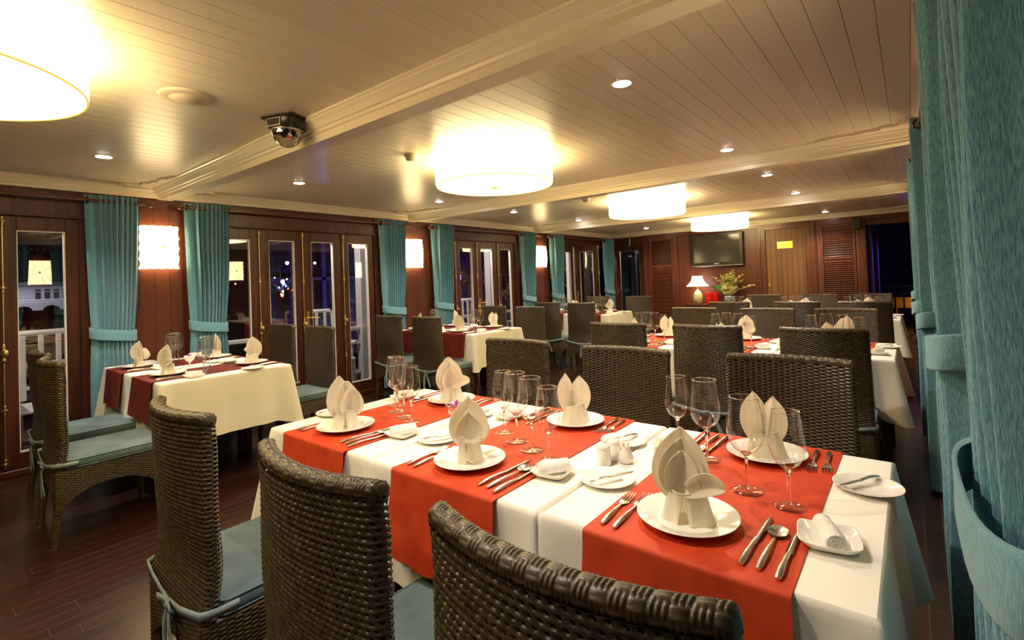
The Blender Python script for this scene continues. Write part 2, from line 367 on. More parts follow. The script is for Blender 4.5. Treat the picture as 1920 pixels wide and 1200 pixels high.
# side walls: pillars, header boards, folding glazed doors
dn = 1
def side_wall(xx, sg, name, leaves_all):
    """xx = face plane, sg = +1 when the room lies at +x"""
    global dn, tn
    xo = xx-sg*.14
    def bx(b, y0, y1, z0, z1, a, c, bev=0.0):
        x0, x1 = sorted((xx-sg*a, xx+sg*c)); b.box(x0, x1, y0, y1, z0, z1, bev)
    b = MB()
    for k in range(-1, 4):
        y0 = 1.93-PIT+k*PIT-.94; y1 = y0+.94          # pillar between bays
        if y0 > YB: break
        bx(b, max(y0, YF), min(y1, YB+.05), 0, ZC, .14, 0)
    bx(b, YF, YB, 1.99, ZC, .14, -.02)
    struct(name, b, 'wood')
    b = MB()                                           # header boards and sills
    for k in range(-1, 4):
        y0, y1 = 1.93+(k-1)*PIT, 1.93+(k-1)*PIT+1.95
        if y0 < YF: y0 = YF
        y1 = min(y1, YB)
        if y1 <= y0: continue
        bx(b, y0-.03, y1+.03, 1.985, 2.115, .10, .012, .004); bx(b, y0-.03, y1+.03, 1.975, 1.992, .10, .03, .004)
        bx(b, y0, y1, 0, .05, .12, .035, .006)
        for yy in (y0, y1-.02): bx(b, yy, yy+.02, .05, 1.98, .10, .010, .003)
        for yy in (y0-.055, y1+.015): bx(b, yy, yy+.04, .05, 1.98, .02, .014, .003)
    struct('trim_%d' % tn, b, 'frame'); tn += 1
    b = MB()
    for k in range(-1, 4):
        y0 = 1.93-PIT+k*PIT-.94; y1 = y0+.94
        if y0 > YB-.5: break
        bx(b, max(y0, YF), min(y1, YB), 0, .09, 0, .02, .004)
    tag(obj('baseboard_'+('left' if sg > 0 else 'right'), b, 'frame'), kind='structure')
    for k in leaves_all:
        for j in range(4):
            y0 = 1.95+(k-1)*PIT+j*.48
            open_leaf = (k == 3 and j == 2 and sg > 0)
            make_leaf(xx, sg, y0, j, k, open_leaf)
def make_leaf(xx, sg, y0, j, k, opened):
    global dn
    W = .478; a = -.052; c = -.012        # leaf lies behind the face
    b = MB(); gl0, gl1, z0, z1 = .105, .388, .16, 1.865
    root = empty('door_%d' % dn, (xx, y0, 0)); tag(root, kind='structure'); dn += 1
    def bx(b, ya, yb, za, zb, p, q, bev=.003):
        x0, x1 = sorted((sg*p, sg*q)); b.box(x0, x1, ya, yb, za, zb, bev)
    bx(b, .001, gl0, .052, 1.974, a, c); bx(b, gl1, W, .052, 1.974, a, c)
    bx(b, gl0, gl1, .052, z0, a, c); bx(b, gl0, gl1, z1, 1.974, a, c)
    fr = obj('door_frame', b, 'frame', root)
    b = MB(); t = .010
    bx(b, gl0, gl0+t*.6, z0, z1, a-.004, c-.006, .001); bx(b, gl1-t, gl1, z0, z1, a-.004, c-.004, .001)
    bx(b, gl0, gl1, z0, z0+t, a-.004, c-.004, .001); bx(b, gl0, gl1, z1-t*.7, z1, a-.004, c-.006, .001)
    bd = obj('glazing_bead', b, 'bead', root)
    b = MB(); xm = sg*(-.032); b.box(xm-.002, xm+.002, gl0+.003, gl1-.003, z0+.003, z1-.003); pn = obj('glass_pane', b, 'glass', root)
    if j < 3:
        b = MB(); yc = W-.018+(.045 if j == 2 else .012); xc = sg*.006
        b.tube([(xc, yc, .08), (xc, yc, 1.95)], .0055, 8)
        for zz in (.10, .50, .93, 1.42, 1.93):
            rr = .017 if zz in (.10, 1.93) else .012
            b.lathe([(0, -.04), (.007, -.04), (.010, -.025), (.006, -.018), (rr, -.006), (rr, .006), (.006, .018), (.010, .025), (.007, .04), (0, .04)], 10, (xc, yc, zz))
            x0, x1 = sorted((xc-sg*.022, xc)); b.box(x0, x1, yc-.018, yc+.018, zz-.006, zz+.006, .002)
        b.sphere((xc+sg*.02, yc+.008, .93), .022, 10, 8, (.6, .9, 1.3)); b.lathe([(.006, -.075), (.014, -.06), (.016, -.05), (.008, -.035), (.016, -.02), (.012, 0), (.017, .02), (.008, .035), (.013, .05), (.006, .07)], 12, (xc, yc, .93))
        obj('cremone_bolt', b, 'brass', root)
    if j == 2:
        b = MB(); bx(b, .025, .060, .80, 1.07, c, c+.008, .002); bx(b, .035, .05, .99, 1.005, c, c+.05, .002)
        x_ = sg*(c+.046); b.tube([(x_, .042, .997), (x_, .10, 1.0), (x_+sg*.006, .16, .992)], [.008, .007, .005], 8)
        obj('lever_handle', b, 'brass_b', root)
    if opened: root.rotation_euler = (0, 0, -sg*math.radians(78)); root.location = (xx+sg*.02, y0, 0)
    return root
side_wall(XL, 1, 'wall_left', [0, 1, 2, 3])
side_wall(XR, -1, 'wall_right', [0, 1, 2, 3])

# wall behind the viewer
b = MB(); b.box(XL-.15, XR+.15, YF-.1, YF, 0, ZC+.05); struct('wall_front', b, 'woodx')
# back wall with openings at both ends (glass door on the left, open doorway on the right)
b = MB()
b.box(-4.52, -.56, YB, YB+.12, 0, ZC+.05); b.box(XL-.15, -4.52, YB, YB+.12, 2.0, ZC+.05); b.box(-.56, XR+.15, YB, YB+.12, 2.10, ZC+.05); b.box(XL-.15, XL+.06, YB, YB+.12, 0, 2.0)
struct('wall_back', b, 'woodx')
b = MB(); b.box(-4.52, -.56, YB-.02, YB, 0, .10, .004); tag(obj('baseboard_back', b, 'framered'), kind='structure')
def frame_mb(b, x0, x1, z1, wd, y0, y1, z0=0.0, bottom=False):
    b.box(x0, x0+wd, y0, y1, z0, z1, .004); b.box(x1-wd, x1, y0, y1, z0, z1, .004); b.box(x0+wd, x1-wd, y0, y1, z1-wd, z1, .004)
    if bottom: b.box(x0+wd, x1-wd, y0, y1, z0, z0+wd, .004)
# glazed door at the back left
r = empty('door_%d' % dn, (-5.28, YB+.02, 0)); tag(r, kind='structure'); dn += 1
b = MB(); b.box(0, .13, 0, .05, 0, 2.0, .003); b.box(.60, .76, 0, .05, 0, 2.0, .003); b.box(.13, .60, 0, .05, 0, .3, .003); b.box(.13, .60, 0, .05, 1.9, 2.0, .003); obj('door_frame', b, 'frame', r)
b = MB(); frame_mb(b, .13, .60, 1.90, .012, .01, .04, .3, True); obj('glazing_bead', b, 'silver', r)
b = MB(); b.box(.135, .595, .022, .026, .305, 1.895); obj('glass_pane', b, 'glass', r)
b = MB(); b.box(.06, .09, -.01, 0, .92, 1.05, .002); b.tube([(.075, -.03, 1.0), (.16, -.03, 1.0)], .007, 8); obj('lever_handle', b, 'brass_b', r)
# louvred shutters
def shutter(x0, x1, z1):
    global dn
    r = empty('window_%d' % (dn), (x0, YB, 0)); tag(r, kind='structure'); dn += 1
    W = x1-x0
    b = MB(); frame_mb(b, -.09, W+.09, z1+.10, .055, -.035, 0); frame_mb(b, -.035, W+.035, z1+.04, .035, -.05, 0)
    b.box(0, W, -.006, 0, .1, z1); obj('window_frame', b, 'framered', r)
    b = MB(); z = .12
    while z < z1-.02:
        if 1.46 < z < 1.52: b.box(.0, W, -.035, -.008, z, z+.05, .003); z += .055; continue
        op = 1.52 < z < 1.80
        ang = math.radians(12 if op else 38); m = Matrix.Translation((0, -.024, z))@Matrix.Rotation(ang, 4, 'X')
        b.box(.002, W-.002, -.020, .020, -.0035, .0035, .003, mat=m); z += .036 if not op else .040
    b.tube([(W/2, -.052, 1.54), (W/2, -.052, 1.80)], .004, 6)
    obj('louvre_slats', b, 'framered', r)
shutter(-4.37, -3.93, 2.06); shutter(-1.19, -.75, 2.05)
# pilasters with reeded strips
b = MB()
for x0, x1 in ((-4.56, -4.46), (-3.84, -3.80), (-2.24, -2.15), (-1.45, -1.31), (-.66, -.57)):
    b.box(x0, x1, YB-.03, YB, 0, 2.19, .004)
    n = 3
    for q in range(n):
        xc = x0+(x1-x0)*(q+1)/(n+1); b.tube([(xc, YB-.031, .1), (xc, YB-.031, 1.75 if q != 1 else 1.95)], .006, 6)
b.box(-4.6, XR, YB-.02, YB, 2.14, 2.21, .004); b.box(-.56, XR, YB-.03, YB+.02, 2.04, 2.12, .004)
struct('trim_%d' % tn, b, 'framered'); tn += 1
# service door with plaque
r = empty('door_%d' % dn, (-2.12, YB, 0)); tag(r, kind='structure'); dn += 1
b = MB(); frame_mb(b, -.07, .74, 2.17, .075, -.045, 0); obj('door_frame', b, 'framered', r)
b = MB(); b.box(.005, .665, -.016, 0, .02, 2.095, .002); obj('door_panel', b, 'doorwood', r)
b = MB(); b.box(.035, .06, -.024, -.016, .95, 1.10, .002); b.tube([(.047, -.03, .97), (.047, -.045, 1.0), (.047, -.045, 1.06), (.047, -.03, 1.09)], .006, 6); obj('pull_handle', b, 'brass_b', r)
pq = empty('door_plaque', (-1.79, YB-.0165, 1.80)); tag(pq, 'small gold plaque with engraved words on the plank door', 'plaque')
b = MB(); b.box(-.128, .128, -.004, 0, -.065, .065, .002); obj('plate', b, 'gold', pq)
b = MB()
for sx in (-1, 1):
    for sz in (-1, 1): b.sphere((sx*.112, -.005, sz*.05), .005, 8, 6)
obj('screws', b, 'ink', pq)
cu_ = bpy.data.curves.new('engraving', 'FONT'); cu_.body = 'Captain Wheelhouse'; cu_.size = .027; cu_.align_x = 'CENTER'; cu_.align_y = 'CENTER'; cu_.extrude = .0006
tmp = bpy.data.objects.new('t', cu_); COL.objects.link(tmp); bpy.context.view_layer.update()
me = bpy.data.meshes.new_from_object(tmp.evaluated_get(bpy.context.evaluated_depsgraph_get())); bpy.data.objects.remove(tmp)
e = link('engraved_text', me, 'ink', pq); e.rotation_euler = (PI/2, 0, 0); e.location = (0, -.0052, 0)

# ------------------------------------------------------------ curtains and rods
def curtain_mesh(L, zt, z_tie, nf, seed, flip, amp=.036, sq=.35):
    """local: y along the wall 0..L, x towards the room; returns panel MB and tie MB"""
    r_ = random.Random(seed); b = MB(); nz, ns = 46, nf*14
    ph = [r_.uniform(-.25, .25) for _ in range(nf+1)]
    P = np.zeros((ns+1, nz+1, 3))
    z0 = .03
    for iz in range(nz+1):
        z = zt+(z0-zt)*iz/nz
        d = (z-z_tie)
        if d > 0: q = math.exp(-(d/.38)**1.3)
        else: q = math.exp(-(-d/.55)**1.2)
        squeeze = 1-.22*q
        for k in range(ns+1):
            s = k/ns
            # first panel (leading edge) is broad and flat, the rest tightly pleated
            ss = s if not flip else 1-s
            w_ = .26; 
            if ss < w_: u = ss/w_*1.0; y = .23*u; fo = .35*math.sin(PI*u)
            else:
                v = (ss-w_)/(1-w_); nfp = nf-1
                y = .23+.77*v+.012*math.sin(2*PI*nfp*v+1.0); fo = abs(math.sin(PI*nfp*v+.35*math.sin(7*v+seed)))**.7
            if flip: y = 1-y
            yy = (y-.5)*squeeze+.5+(.03*q*(1 if flip else -1))
            am = amp*(1-sq*q)*(1-.15*(iz/nz))
            xx = am*(fo*1.9-.7)+.004*math.sin(9*s+z*7+seed)
            P[k, iz] = (xx, yy*L+.004*math.sin(5*z+3*s), z)
    b.grid(P)
    P2 = P.copy(); P2[:, :, 0] -= .004; b.grid(P2[::-1])
    t = MB(); m = 40; cy = L*.5+(.03*L*(1 if flip else -1)); rx, ry = amp*(1.35+(.35-sq)*.9)+.004, L*.39+.016
    rings = []
    for k in range(m):
        a = 2*PI*k/m; c_, s_ = math.cos(a), math.sin(a)
        e_ = 2/3.2; px_ = rx*abs(c_)**e_*(1 if c_ > 0 else -1); py = ry*abs(s_)**e_*(1 if s_ > 0 else -1)
        sl = .022*(py/ry)*(1 if flip else -1)+(-.01*c_)
        rings.append([(px_*f, cy+py*f, z_tie+sl+dz) for f, dz in ((.93, .042), (1.0, .045), (1.02, .04), (1.01, 0), (1.02, -.04), (1.0, -.045), (.93, -.042))])
    t.grid(np.array(rings), cu=True)
    g = MB()
    for q in range(2):
        y = (.03 if q == 0 else .97)*L if not flip else (.97 if q == 0 else .03)*L
        m_ = Matrix.Translation((amp*.3, y, 2.128))@Matrix.Rotation(PI/2, 4, 'X')
        th = np.linspace(0, 2*PI, 20, endpoint=False); rr = np.linspace(0, 2*PI, 8, endpoint=False)
        Q = np.array([[((.026+.007*math.cos(v))*math.cos(u), (.026+.007*math.cos(v))*math.sin(u), .007*math.sin(v)) for v in rr] for u in th])
        g.grid(Q, True, True, mat=m_)
    return b, t, g
def curtain(x, y0, y1, zt, z_tie, sg, flip, seed, label, nf=9, amp=.036, sq=.35):
    L = y1-y0; b, t, g = curtain_mesh(L, zt, z_tie, nf, seed, flip, amp, sq)
    r = empty('curtain', (x, y0, 0)); r.scale = (sg, 1, 1)
    tag(r, label, 'curtain', 'teal curtains along the '+('left' if sg > 0 else 'right')+' wall')
    obj('curtain_panel', b, 'curtain', r); obj('tieback', t, 'tieb', r); obj('grommet', g, 'bronze', r)
side_lab = {0: 'leftmost teal curtain, left of the nearest lit wall lamp', 1: 'teal curtain just right of the nearest lit wall lamp',
            2: 'teal curtain left of the middle lit wall lamp', 3: 'teal curtain just right of the middle lit wall lamp',
            4: 'teal curtain left of the farthest lit wall lamp', 5: 'teal curtain just right of the farthest lit wall lamp', 6: 'teal curtain in the far left corner of the room'}
XC = XL+.085
for i, (a, c_, fl) in enumerate(((1.0, 1.36, False), (1.72, 2.10, False), (3.90, 4.31, False), (4.79, 5.19, False), (6.84, 7.25, False), (7.75, 8.18, False), (9.82, 10.28, False))):
    curtain(XC, a, c_, 2.175, 1.01, 1, fl, i, side_lab[i])
rl = ['big teal curtain filling the right edge of the photo, nearest', 'second nearest teal curtain on the right wall', 'third teal curtain on the right, ending above the dark floor',
      'fourth teal curtain on the right, slim strip behind the third', 'fifth teal curtain on the right, narrow sliver farthest visible']
for i, (a, c_, zt_, xx_, sg_) in enumerate(((.62, 1.36, .985, .113, -1), (1.62, 2.14, 1.09, .098, -1), (3.62, 4.06, 1.00, .086, -1), (4.79, 5.19, 1.0, .068, -1), (6.84, 7.25, 1.0, .068, -1))):
    curtain(xx_, a, c_, 2.19, zt_, sg_, False, 20+i, rl[i], 7 if i < 3 else 9, .044, .10)
rods = [(XC+.012, -.9, 1.38, 'left rod above the nearest door bay'), (XC+.012, 1.74, 4.32, 'dark curtain rod over the bay behind the near window tables'), (XC+.012, 4.80, 7.36, 'dark curtain rod over the bay behind the middle window tables'), (XC+.012, 7.72, 10.24, 'dark curtain rod over the farthest bay of the left wall'),
        (.100, -.9, 1.40, ''), (.079, 1.60, 4.2, 'dark curtain rod between the two big right curtains'), (.055, 4.72, 7.3, 'dark curtain rod high on the right wall, farther bay')]
for x_, a, c_, lab in rods:
    b = MB(); b.tube([(x_, a, 2.128), (x_, c_, 2.128)], .0135, 12)
    r = empty('curtain_rod', (0, 0, 0)); tag(r, lab or 'dark curtain rod above the nearest right curtain', 'curtain rod', None)
    if lab.startswith('left rod'): r['label'] = 'dark curtain rod at the left edge, left of the nearest lamp'
    obj('pole', b, 'rod', r)
    for yy, s_ in ((a, -1), (c_, 1)):
        f = MB(); m_ = Matrix.Translation((x_, yy, 2.128))@Matrix.Rotation(-s_*PI/2, 4, 'X')
        f.lathe([(0, -.01), (.016, -.01), (.020, 0), (.014, .006), (.010, .016), (.018, .024), (.012, .032), (.022, .04), (.030, .055), (.030, .07), (.020, .086), (0, .092)], 16, mat=m_)
        obj('finial', f, 'rod', r)
    k_ = MB()
    xw = XL if x_ < -3 else XR
    for yy in (a+.12, c_-.06): x0, x1 = sorted((xw, x_)); k_.box(x0, x1, yy-.008, yy+.008, 2.12, 2.136, .002)
    obj('bracket', k_, 'rod', r)

# ------------------------------------------------------------ wall lamps (pleated paper squares, lit)
def sconce_proto():
    r = empty('wall_lamp'); n = 60; b = MB(); W, H = .158, .195
    P = np.zeros((n+1, n+1, 3))
    for i in range(n+1):
        for j in range(n+1):
            u, v = 2*i/n-1, 2*j/n-1
            ang = math.atan2(v*H, u*W); rad = max(abs(u), abs(v))
            pl = .006*rad*math.cos(ang*26)
            bulge = .115*(1-abs(u)**2.6)**.55*(1-.25*v*v)
            ed = 1-.09*abs(math.sin(v*PI*2.1+.2))*abs(u)**6
            P[i, j] = (bulge+pl+.006, u*W*ed, v*H*(1-.02*abs(math.sin(u*8))*abs(v)**6))
    b.grid(P); s1 = obj('paper_shade', b, 'sconce', r)
    k = MB(); k.lathe([(0, .012), (.010, .010), (.016, 0), (.010, -.003)], 12, mat=Matrix.Translation((.122, 0, 0))@Matrix.Rotation(PI/2, 4, 'Y'))
    s2 = obj('paper_knot', k, 'rose', r)
    f = MB(); f.box(0, .012, -.12, .12, -.15, .15, .003); s3 = obj('back_plate', f, 'bronze', r)
    return reg(r, [s1, s2, s3])
sp = sconce_proto()
for i, (yy, lab) in enumerate(((1.53, 'square lit paper wall lamp nearest, between the two left curtains'), (4.49, 'square lit paper wall lamp in the middle of the left wall'), (7.50, 'square lit paper wall lamp farthest along the left wall'))):
    place(sp, (XL, yy, 1.752), 0, lab, 'wall lamp', 'lit paper wall lamps')
for yy, lab in ((-1.4, 'lit paper wall lamp on the right wall behind the nearest curtain'), (1.50, 'lit paper wall lamp hidden between the right wall curtains'), (4.5, 'lit paper wall lamp on the right wall, middle pillar'), (7.4, 'lit paper wall lamp on the right wall, far pillar')):
    place(sp, (XR, yy, 1.752), PI, lab, 'wall lamp', 'lit paper wall lamps', (.30, 1, 1))

# ------------------------------------------------------------ ceiling lamps and fittings
def drum_proto():
    r = empty('drum_lamp'); R, z0, z1 = .465, -.195, -.028
    b = MB(); n = 96
    a = np.linspace(0, 2*PI, n, endpoint=False)
    prof = [(R*.93, z1), (R*1.0, z1-.008), (R*1.003, z0+.06), (R, z0+.012), (R*.985, z0)]
    P = np.array([[((q[0]+.0015*math.cos(k*24))*math.cos(t), (q[0]+.0015*math.cos(k*24))*math.sin(t), q[1]) for q in prof] for k, t in enumerate(a)])
    b.grid(P, cu=True); s1 = obj('drum_shade', b, 'drum', r)
    d = MB(); d.lathe([(R*.985, z0), (R*.8, z0-.003), (R*.4, z0-.010), (.0, z0-.014)], 96); s2 = obj('bottom_diffuser', d, 'drum', r)
    k = MB(); th = np.linspace(0, 2*PI, n, endpoint=False); rr = np.linspace(0, 2*PI, 6, endpoint=False)
    k.grid(np.array([[((R*.992+.0042*math.cos(v))*math.cos(u), (R*.992+.0042*math.cos(v))*math.sin(u), z0+.0042*math.sin(v)) for v in rr] for u in th]), True, True)
    s3 = obj('seam_ring', k, 'drumseam', r)
    q = MB(); pts = [(.10 if i % 2 == 0 else .035) for i in range(24)]
    V = [(0, 0, z0-.0185)]+[(p*math.cos(2*PI*i/24), p*math.sin(2*PI*i/24), z0-.0165) for i, p in enumerate(pts)]
    q.add(V, [(0, (i+1) % 24+1, i+1) for i in range(24)]); q.lathe([(0, -.022), (.022, -.020), (.028, -.012), (.02, 0)], 16, (0, 0, z0)); s4 = obj('rosette', q, 'drumrose', r)
    m = MB(); m.lathe([(0, 0), (.06, 0), (.06, -.02), (.02, -.03), (.012, -.05), (.012, z0), (0, z0)], 20); s5 = obj('ceiling_mount', m, 'plastic', r)
    return reg(r, [s1, s2, s3, s4, s5])
dp = drum_proto()
for yy, lab in ((.04, 'huge glowing drum lamp cut off at the top left corner'), (3.03, 'large glowing drum lamp on the ceiling, second nearest'), (5.98, 'glowing drum lamp on the ceiling, third, beyond the second beam'), (9.05, 'smallest glowing drum lamp, farthest, above the television')):
    place(dp, (-2.57 if yy > 1 else -2.60, yy, ZC), 0, lab, 'ceiling lamp', 'glowing drum lamps along the ceiling')
def down_proto():
    r = empty('downlight')
    a = MB(); a.lathe([(.043, -.003), (.052, -.004), (.054, -.002), (.054, 0)], 32); s1 = obj('trim_ring', a, 'beam', r)
    c_ = MB(); c_.lathe([(.0, -.0075), (.034, -.0065), (.044, -.004)], 24); s2 = obj('lens', c_, 'led', r)
    return reg(r, [s1, s2])
wp = down_proto()
dl = [(-4.29, .92, 'in the first bay, left of the black effect light'), (-4.29, 2.32, 'just past the first beam, left of the second drum lamp'), (-4.27, 4.02, 'lower left of the second drum lamp, before the second beam'), (-4.29, 5.45, 'in the third bay near the left wall, nearer one'), (-4.25, 7.13, 'in the third bay near the left wall, farther one'), (-4.15, 9.6, 'in the last bay, above the left shutter'),
      (-1.08, 2.28, 'largest bright one, right half of the ceiling'), (-1.08, 4.10, 'right half of the ceiling, before the second beam'), (-1.08, 5.49, 'right half, just past the second beam'), (-1.08, 7.08, 'right half, before the third beam'), (-1.08, 9.85, 'farthest on the right, above the right shutter'), (-1.08, .75, 'nearest on the right, above the front table row'), (-1.08, -.75, 'just behind the viewer, above the nearest chairs')]
for i, (x_, y_, lab) in enumerate(dl):
    place(wp, (x_, y_, ZC), 0, 'small round recessed downlight '+lab, 'downlight', 'round recessed downlights')
    l = bpy.data.lights.new('downlight_beam', 'SPOT'); l.energy = DOWN_W*(1.0 if x_ < -3 else (1.35 if y_ > 1 else 1.0)); l.color = (1.0, .89, .76); l.spot_size = math.radians(125); l.spot_blend = .8; l.shadow_soft_size = .035
    lo = bpy.data.objects.new('downlight_beam', l); COL.objects.link(lo); lo.location = (x_, y_, ZC-.02)
for yy in (.12, 3.03, 5.98, 9.05):   # bulb inside each drum, shining up through its open top
    l = bpy.data.lights.new('drum_bulb', 'POINT'); l.energy = 9; l.color = (1.0, .78, .42); l.shadow_soft_size = .08
    lo = bpy.data.objects.new('drum_bulb', l); COL.objects.link(lo); lo.location = (-2.57, yy, ZC-.11)
r = empty('ceiling_speaker', (-2.72, .91, ZC)); tag(r, 'round cream ceiling speaker between first drum lamp and effect light', 'ceiling speaker')
b = MB(); b.lathe([(.075, -.012), (.105, -.010), (.118, -.005), (.12, 0)], 40); obj('rim', b, 'plastic', r)
b = MB(); b.lathe([(0, -.028), (.04, -.026), (.07, -.016), (.078, -.008)], 36); obj('grille', b, 'plastic', r)
for x_, y_, lab in ((-2.84, 2.41, 'small cream smoke detector left of the second drum lamp'), (-3.02, 5.25, 'small cream smoke detector left of the third drum lamp')):
    r = empty('smoke_detector', (x_, y_, ZC)); tag(r, lab, 'smoke detector', 'ceiling smoke detectors')
    b = MB(); b.lathe([(.052, 0), (.054, -.012), (.050, -.018), (.0, -.018)], 28); obj('base', b, 'plastic', r)
    b = MB(); b.lathe([(.040, -.018), (.043, -.030), (.036, -.044), (.0, -.048)], 28); obj('sensor_cap', b, 'plastic', r)
# effect light
r = empty('disco_light', (-2.70, 1.40, ZC), math.radians(20)); tag(r, 'black disco effect light with clear faceted dome beside the first beam', 'disco light')
b = MB(); b.box(-.105, .105, -.085, .085, -.012, 0, .003)
n = 40; P = []
for k in range(n):
    a_ = 2*PI*k/n; e_ = 2/3.0; c1, s1 = math.cos(a_), math.sin(a_)
    P.append([(.092*abs(c1)**e_*np.sign(c1), .080*abs(s1)**e_*np.sign(s1), z) for z in (-.012, -.070)]+[(0, 0, -.070)])
b.grid(np.array(P), cu=True); obj('housing', b, 'black', r)
b = MB(); b.box(-.062, .03, -.0865, -.082, -.062, -.018, .001); o_ = obj('rating_label', b, 'plastic', r)
b2 = MB(); b2.box(-.058, .026, -.088, -.0863, -.058, -.022, .0005); obj('label_print', b2, 'black', r)
b = MB(); m_, n_ = 6, 14; V = []
for i in range(m_+1):
    t = PI/2*i/m_; row = []
    for k in range(n_):
        a_ = 2*PI*(k+.5*(i % 2))/n_; row.append((.084*math.cos(t)*math.cos(a_), .084*math.cos(t)*math.sin(a_), -.072-.092*math.sin(t)))
    V.append(row)
V = np.array(V); F = []
for i in range(m_):
    for k in range(n_):
        a0, a1 = i*n_+k, i*n_+(k+1) % n_; b0, b1 = (i+1)*n_+k, (i+1)*n_+(k+1) % n_
        F += ([(a0, a1, b0), (a1, b1, b0)] if i % 2 == 0 else [(a0, a1, b1), (a0, b1, b0)])
b.add(V.reshape(-1, 3), F, False); obj('faceted_dome', b, 'crystal', r)
b = MB(); b.lathe([(.0, -.09), (.035, -.10), (.045, -.085), (.075, -.071)], 12, smooth=False); obj('reflector', b, 'black', r)
b = MB(); b.lathe([(.083, -.068), (.087, -.070), (.087, -.078), (.083, -.079)], 36); obj('dome_ring', b, 'silver', r)
b = MB(); b.tube([(.09, 0, -.03), (.115, .0, -.028), (.122, 0, -.045), (.112, 0, -.06), (.092, 0, -.062)], .003, 6); obj('power_cable', b, 'black', r)
# small black loudspeakers high on the back wall
for x_, lab in ((-4.85, 'small black loudspeaker high in the far left corner'), (-.67, 'small black loudspeaker high above the far right doorway')):
    r = empty('loudspeaker', (x_, 10.2, 2.08)); tag(r, lab, 'speaker', 'small black loudspeakers on the back wall')
    b = MB(); b.box(-.07, .07, -.05, .05, -.10, .085, .012); obj('cabinet', b, 'black', r)
    b = MB(); b.box(-.06, .06, -.056, -.049, -.09, .075, .004); obj('grille', b, 'black', r)
    b = MB(); b.box(-.01, .01, .05, .15, -.02, .02, .003); obj('bracket', b, 'black', r)

# ------------------------------------------------------------ back wall things
r = empty('television', (-3.0, YB, 1.79)); tag(r, 'flat black television hanging on the red wood back wall', 'television')
m = Matrix.Rotation(math.radians(-4), 4, 'X')
b = MB(); b.box(-.505, .505, -.09, -.05, -.34, .335, .012); obj('casing', b, 'black', r)
b = MB(); b.box(-.44, .44, -.0915, -.0895, -.25, .285); obj('screen', b, 'screen', r)
b = MB(); b.box(-.49, .49, -.096, -.088, -.322, -.306, .003); obj('silver_strip', b, 'silver', r)
b = MB(); b.box(-.045, .045, -.0925, -.0905, -.283, -.270, .001); obj('logo_strip', b, 'bead', r)
b = MB(); b.box(-.2, .2, -.049, -.006, -.2, .2, .004); obj('wall_bracket', b, 'black', r)
r = empty('console_shelf', (-3.05, YB, 0)); tag(r, 'dark red half-moon console shelf under the television', 'console')
b = MB(); pl = [(.62*math.cos(a), -.36*math.sin(a)) for a in np.linspace(0, PI, 40)]
b.prism(pl, .688, .715, 'xy'); obj('console_top', b, 'framered', r)
b = MB(); pl = [(.56*math.cos(a), -.31*math.sin(a)) for a in np.linspace(0, PI, 40)]; b.prism(pl, .62, .688, 'xy'); obj('apron', b, 'framered', r)
for sx in (-.42, 0, .42):
    b = MB(); b.tube([(sx, -.06 if sx else -.27, .62), (sx, -.06 if sx else -.27, .0)], [.022, .014], 10); obj('leg', b, 'framered', r)
r = empty('table_lamp', (-3.34, 10.10, .7155)); tag(r, 'table lamp with green ceramic body and lit white shade', 'table lamp')
b = MB(); b.lathe([(0, 0), (.05, 0), (.055, .012), (.045, .018), (.075, .03), (.088, .08), (.090, .14), (.082, .20), (.062, .245), (.035, .27), (.022, .285), (.018, .30), (0, .302)], 32); obj('lamp_body', b, 'celadon', r)
b = MB(); b.lathe([(0, .30), (.010, .30), (.010, .345), (.018, .35), (.006, .36), (.006, .52)], 12); obj('lamp_neck', b, 'brass', r)
b = MB(); prof = [(.215, .365), (.170, .405), (.128, .455), (.105, .51), (.098, .565)]
a = np.linspace(0, 2*PI, 48, endpoint=False)
P = np.array([[(q[0]*math.cos(t), q[0]*math.sin(t), q[1]) for q in prof] for t in a]); b.grid(P, cu=True); obj('lamp_shade', b, 'tshade', r)
for dz in (.46,):
    l = bpy.data.lights.new('table_lamp_bulb', 'POINT'); l.energy = TABLE_LAMP_W; l.color = (1, .72, .45); l.shadow_soft_size = .03
    lo = bpy.data.objects.new('table_lamp_bulb', l); COL.objects.link(lo); lo.location = (-3.34, 10.10, .7155+dz)
b = MB()
for x_, lab in ((-3.115, 'left one of two small red lacquer drawer boxes'), (-3.0, 'right one of two small red lacquer drawer boxes')):
    r = empty('drawer_box', (x_, 10.10, .7155)); tag(r, lab+' beside the lamp', 'box', 'red lacquer boxes')
    b = MB(); b.box(-.053, .053, -.05, .05, 0, .235, .003); obj('carcass', b, 'redlac', r)
    for q in range(3):
        b = MB(); b.box(-.047, .047, -.056, -.049, .008+q*.076, .078+q*.076, .002); dr = obj('drawer', b, 'redlac', r)
        b = MB(); b.sphere((0, -.060, .043+q*.076), .006, 8, 6); obj('knob', b, 'silver', dr)
r = empty('vase', (-2.74, 10.10, .7155)); tag(r, 'bulbous blue-grey vase holding yellow flowers', 'vase')
b = MB(); b.lathe([(0, 0), (.065, 0), (.085, .03), (.10, .09), (.095, .14), (.06, .175), (.052, .19), (.062, .205), (.056, .205), (.046, .19), (.05, .17)], 32); obj('vase_body', b, 'vase', r)
b = MB(); b.lathe([(.101, .085), (.104, .09), (.101, .095)], 32); b.lathe([(.094, .135), (.0985, .14), (.094, .145)], 32); obj('vase_bands', b, 'vase', r)
r = empty('flower_bouquet', (-2.74, 10.10, .90)); tag(r, 'spreading bouquet of cream and yellow-green blossoms in a vase', 'flowers')
bs, bf, bl = MB(), MB(), MB(); R_ = random.Random(3)
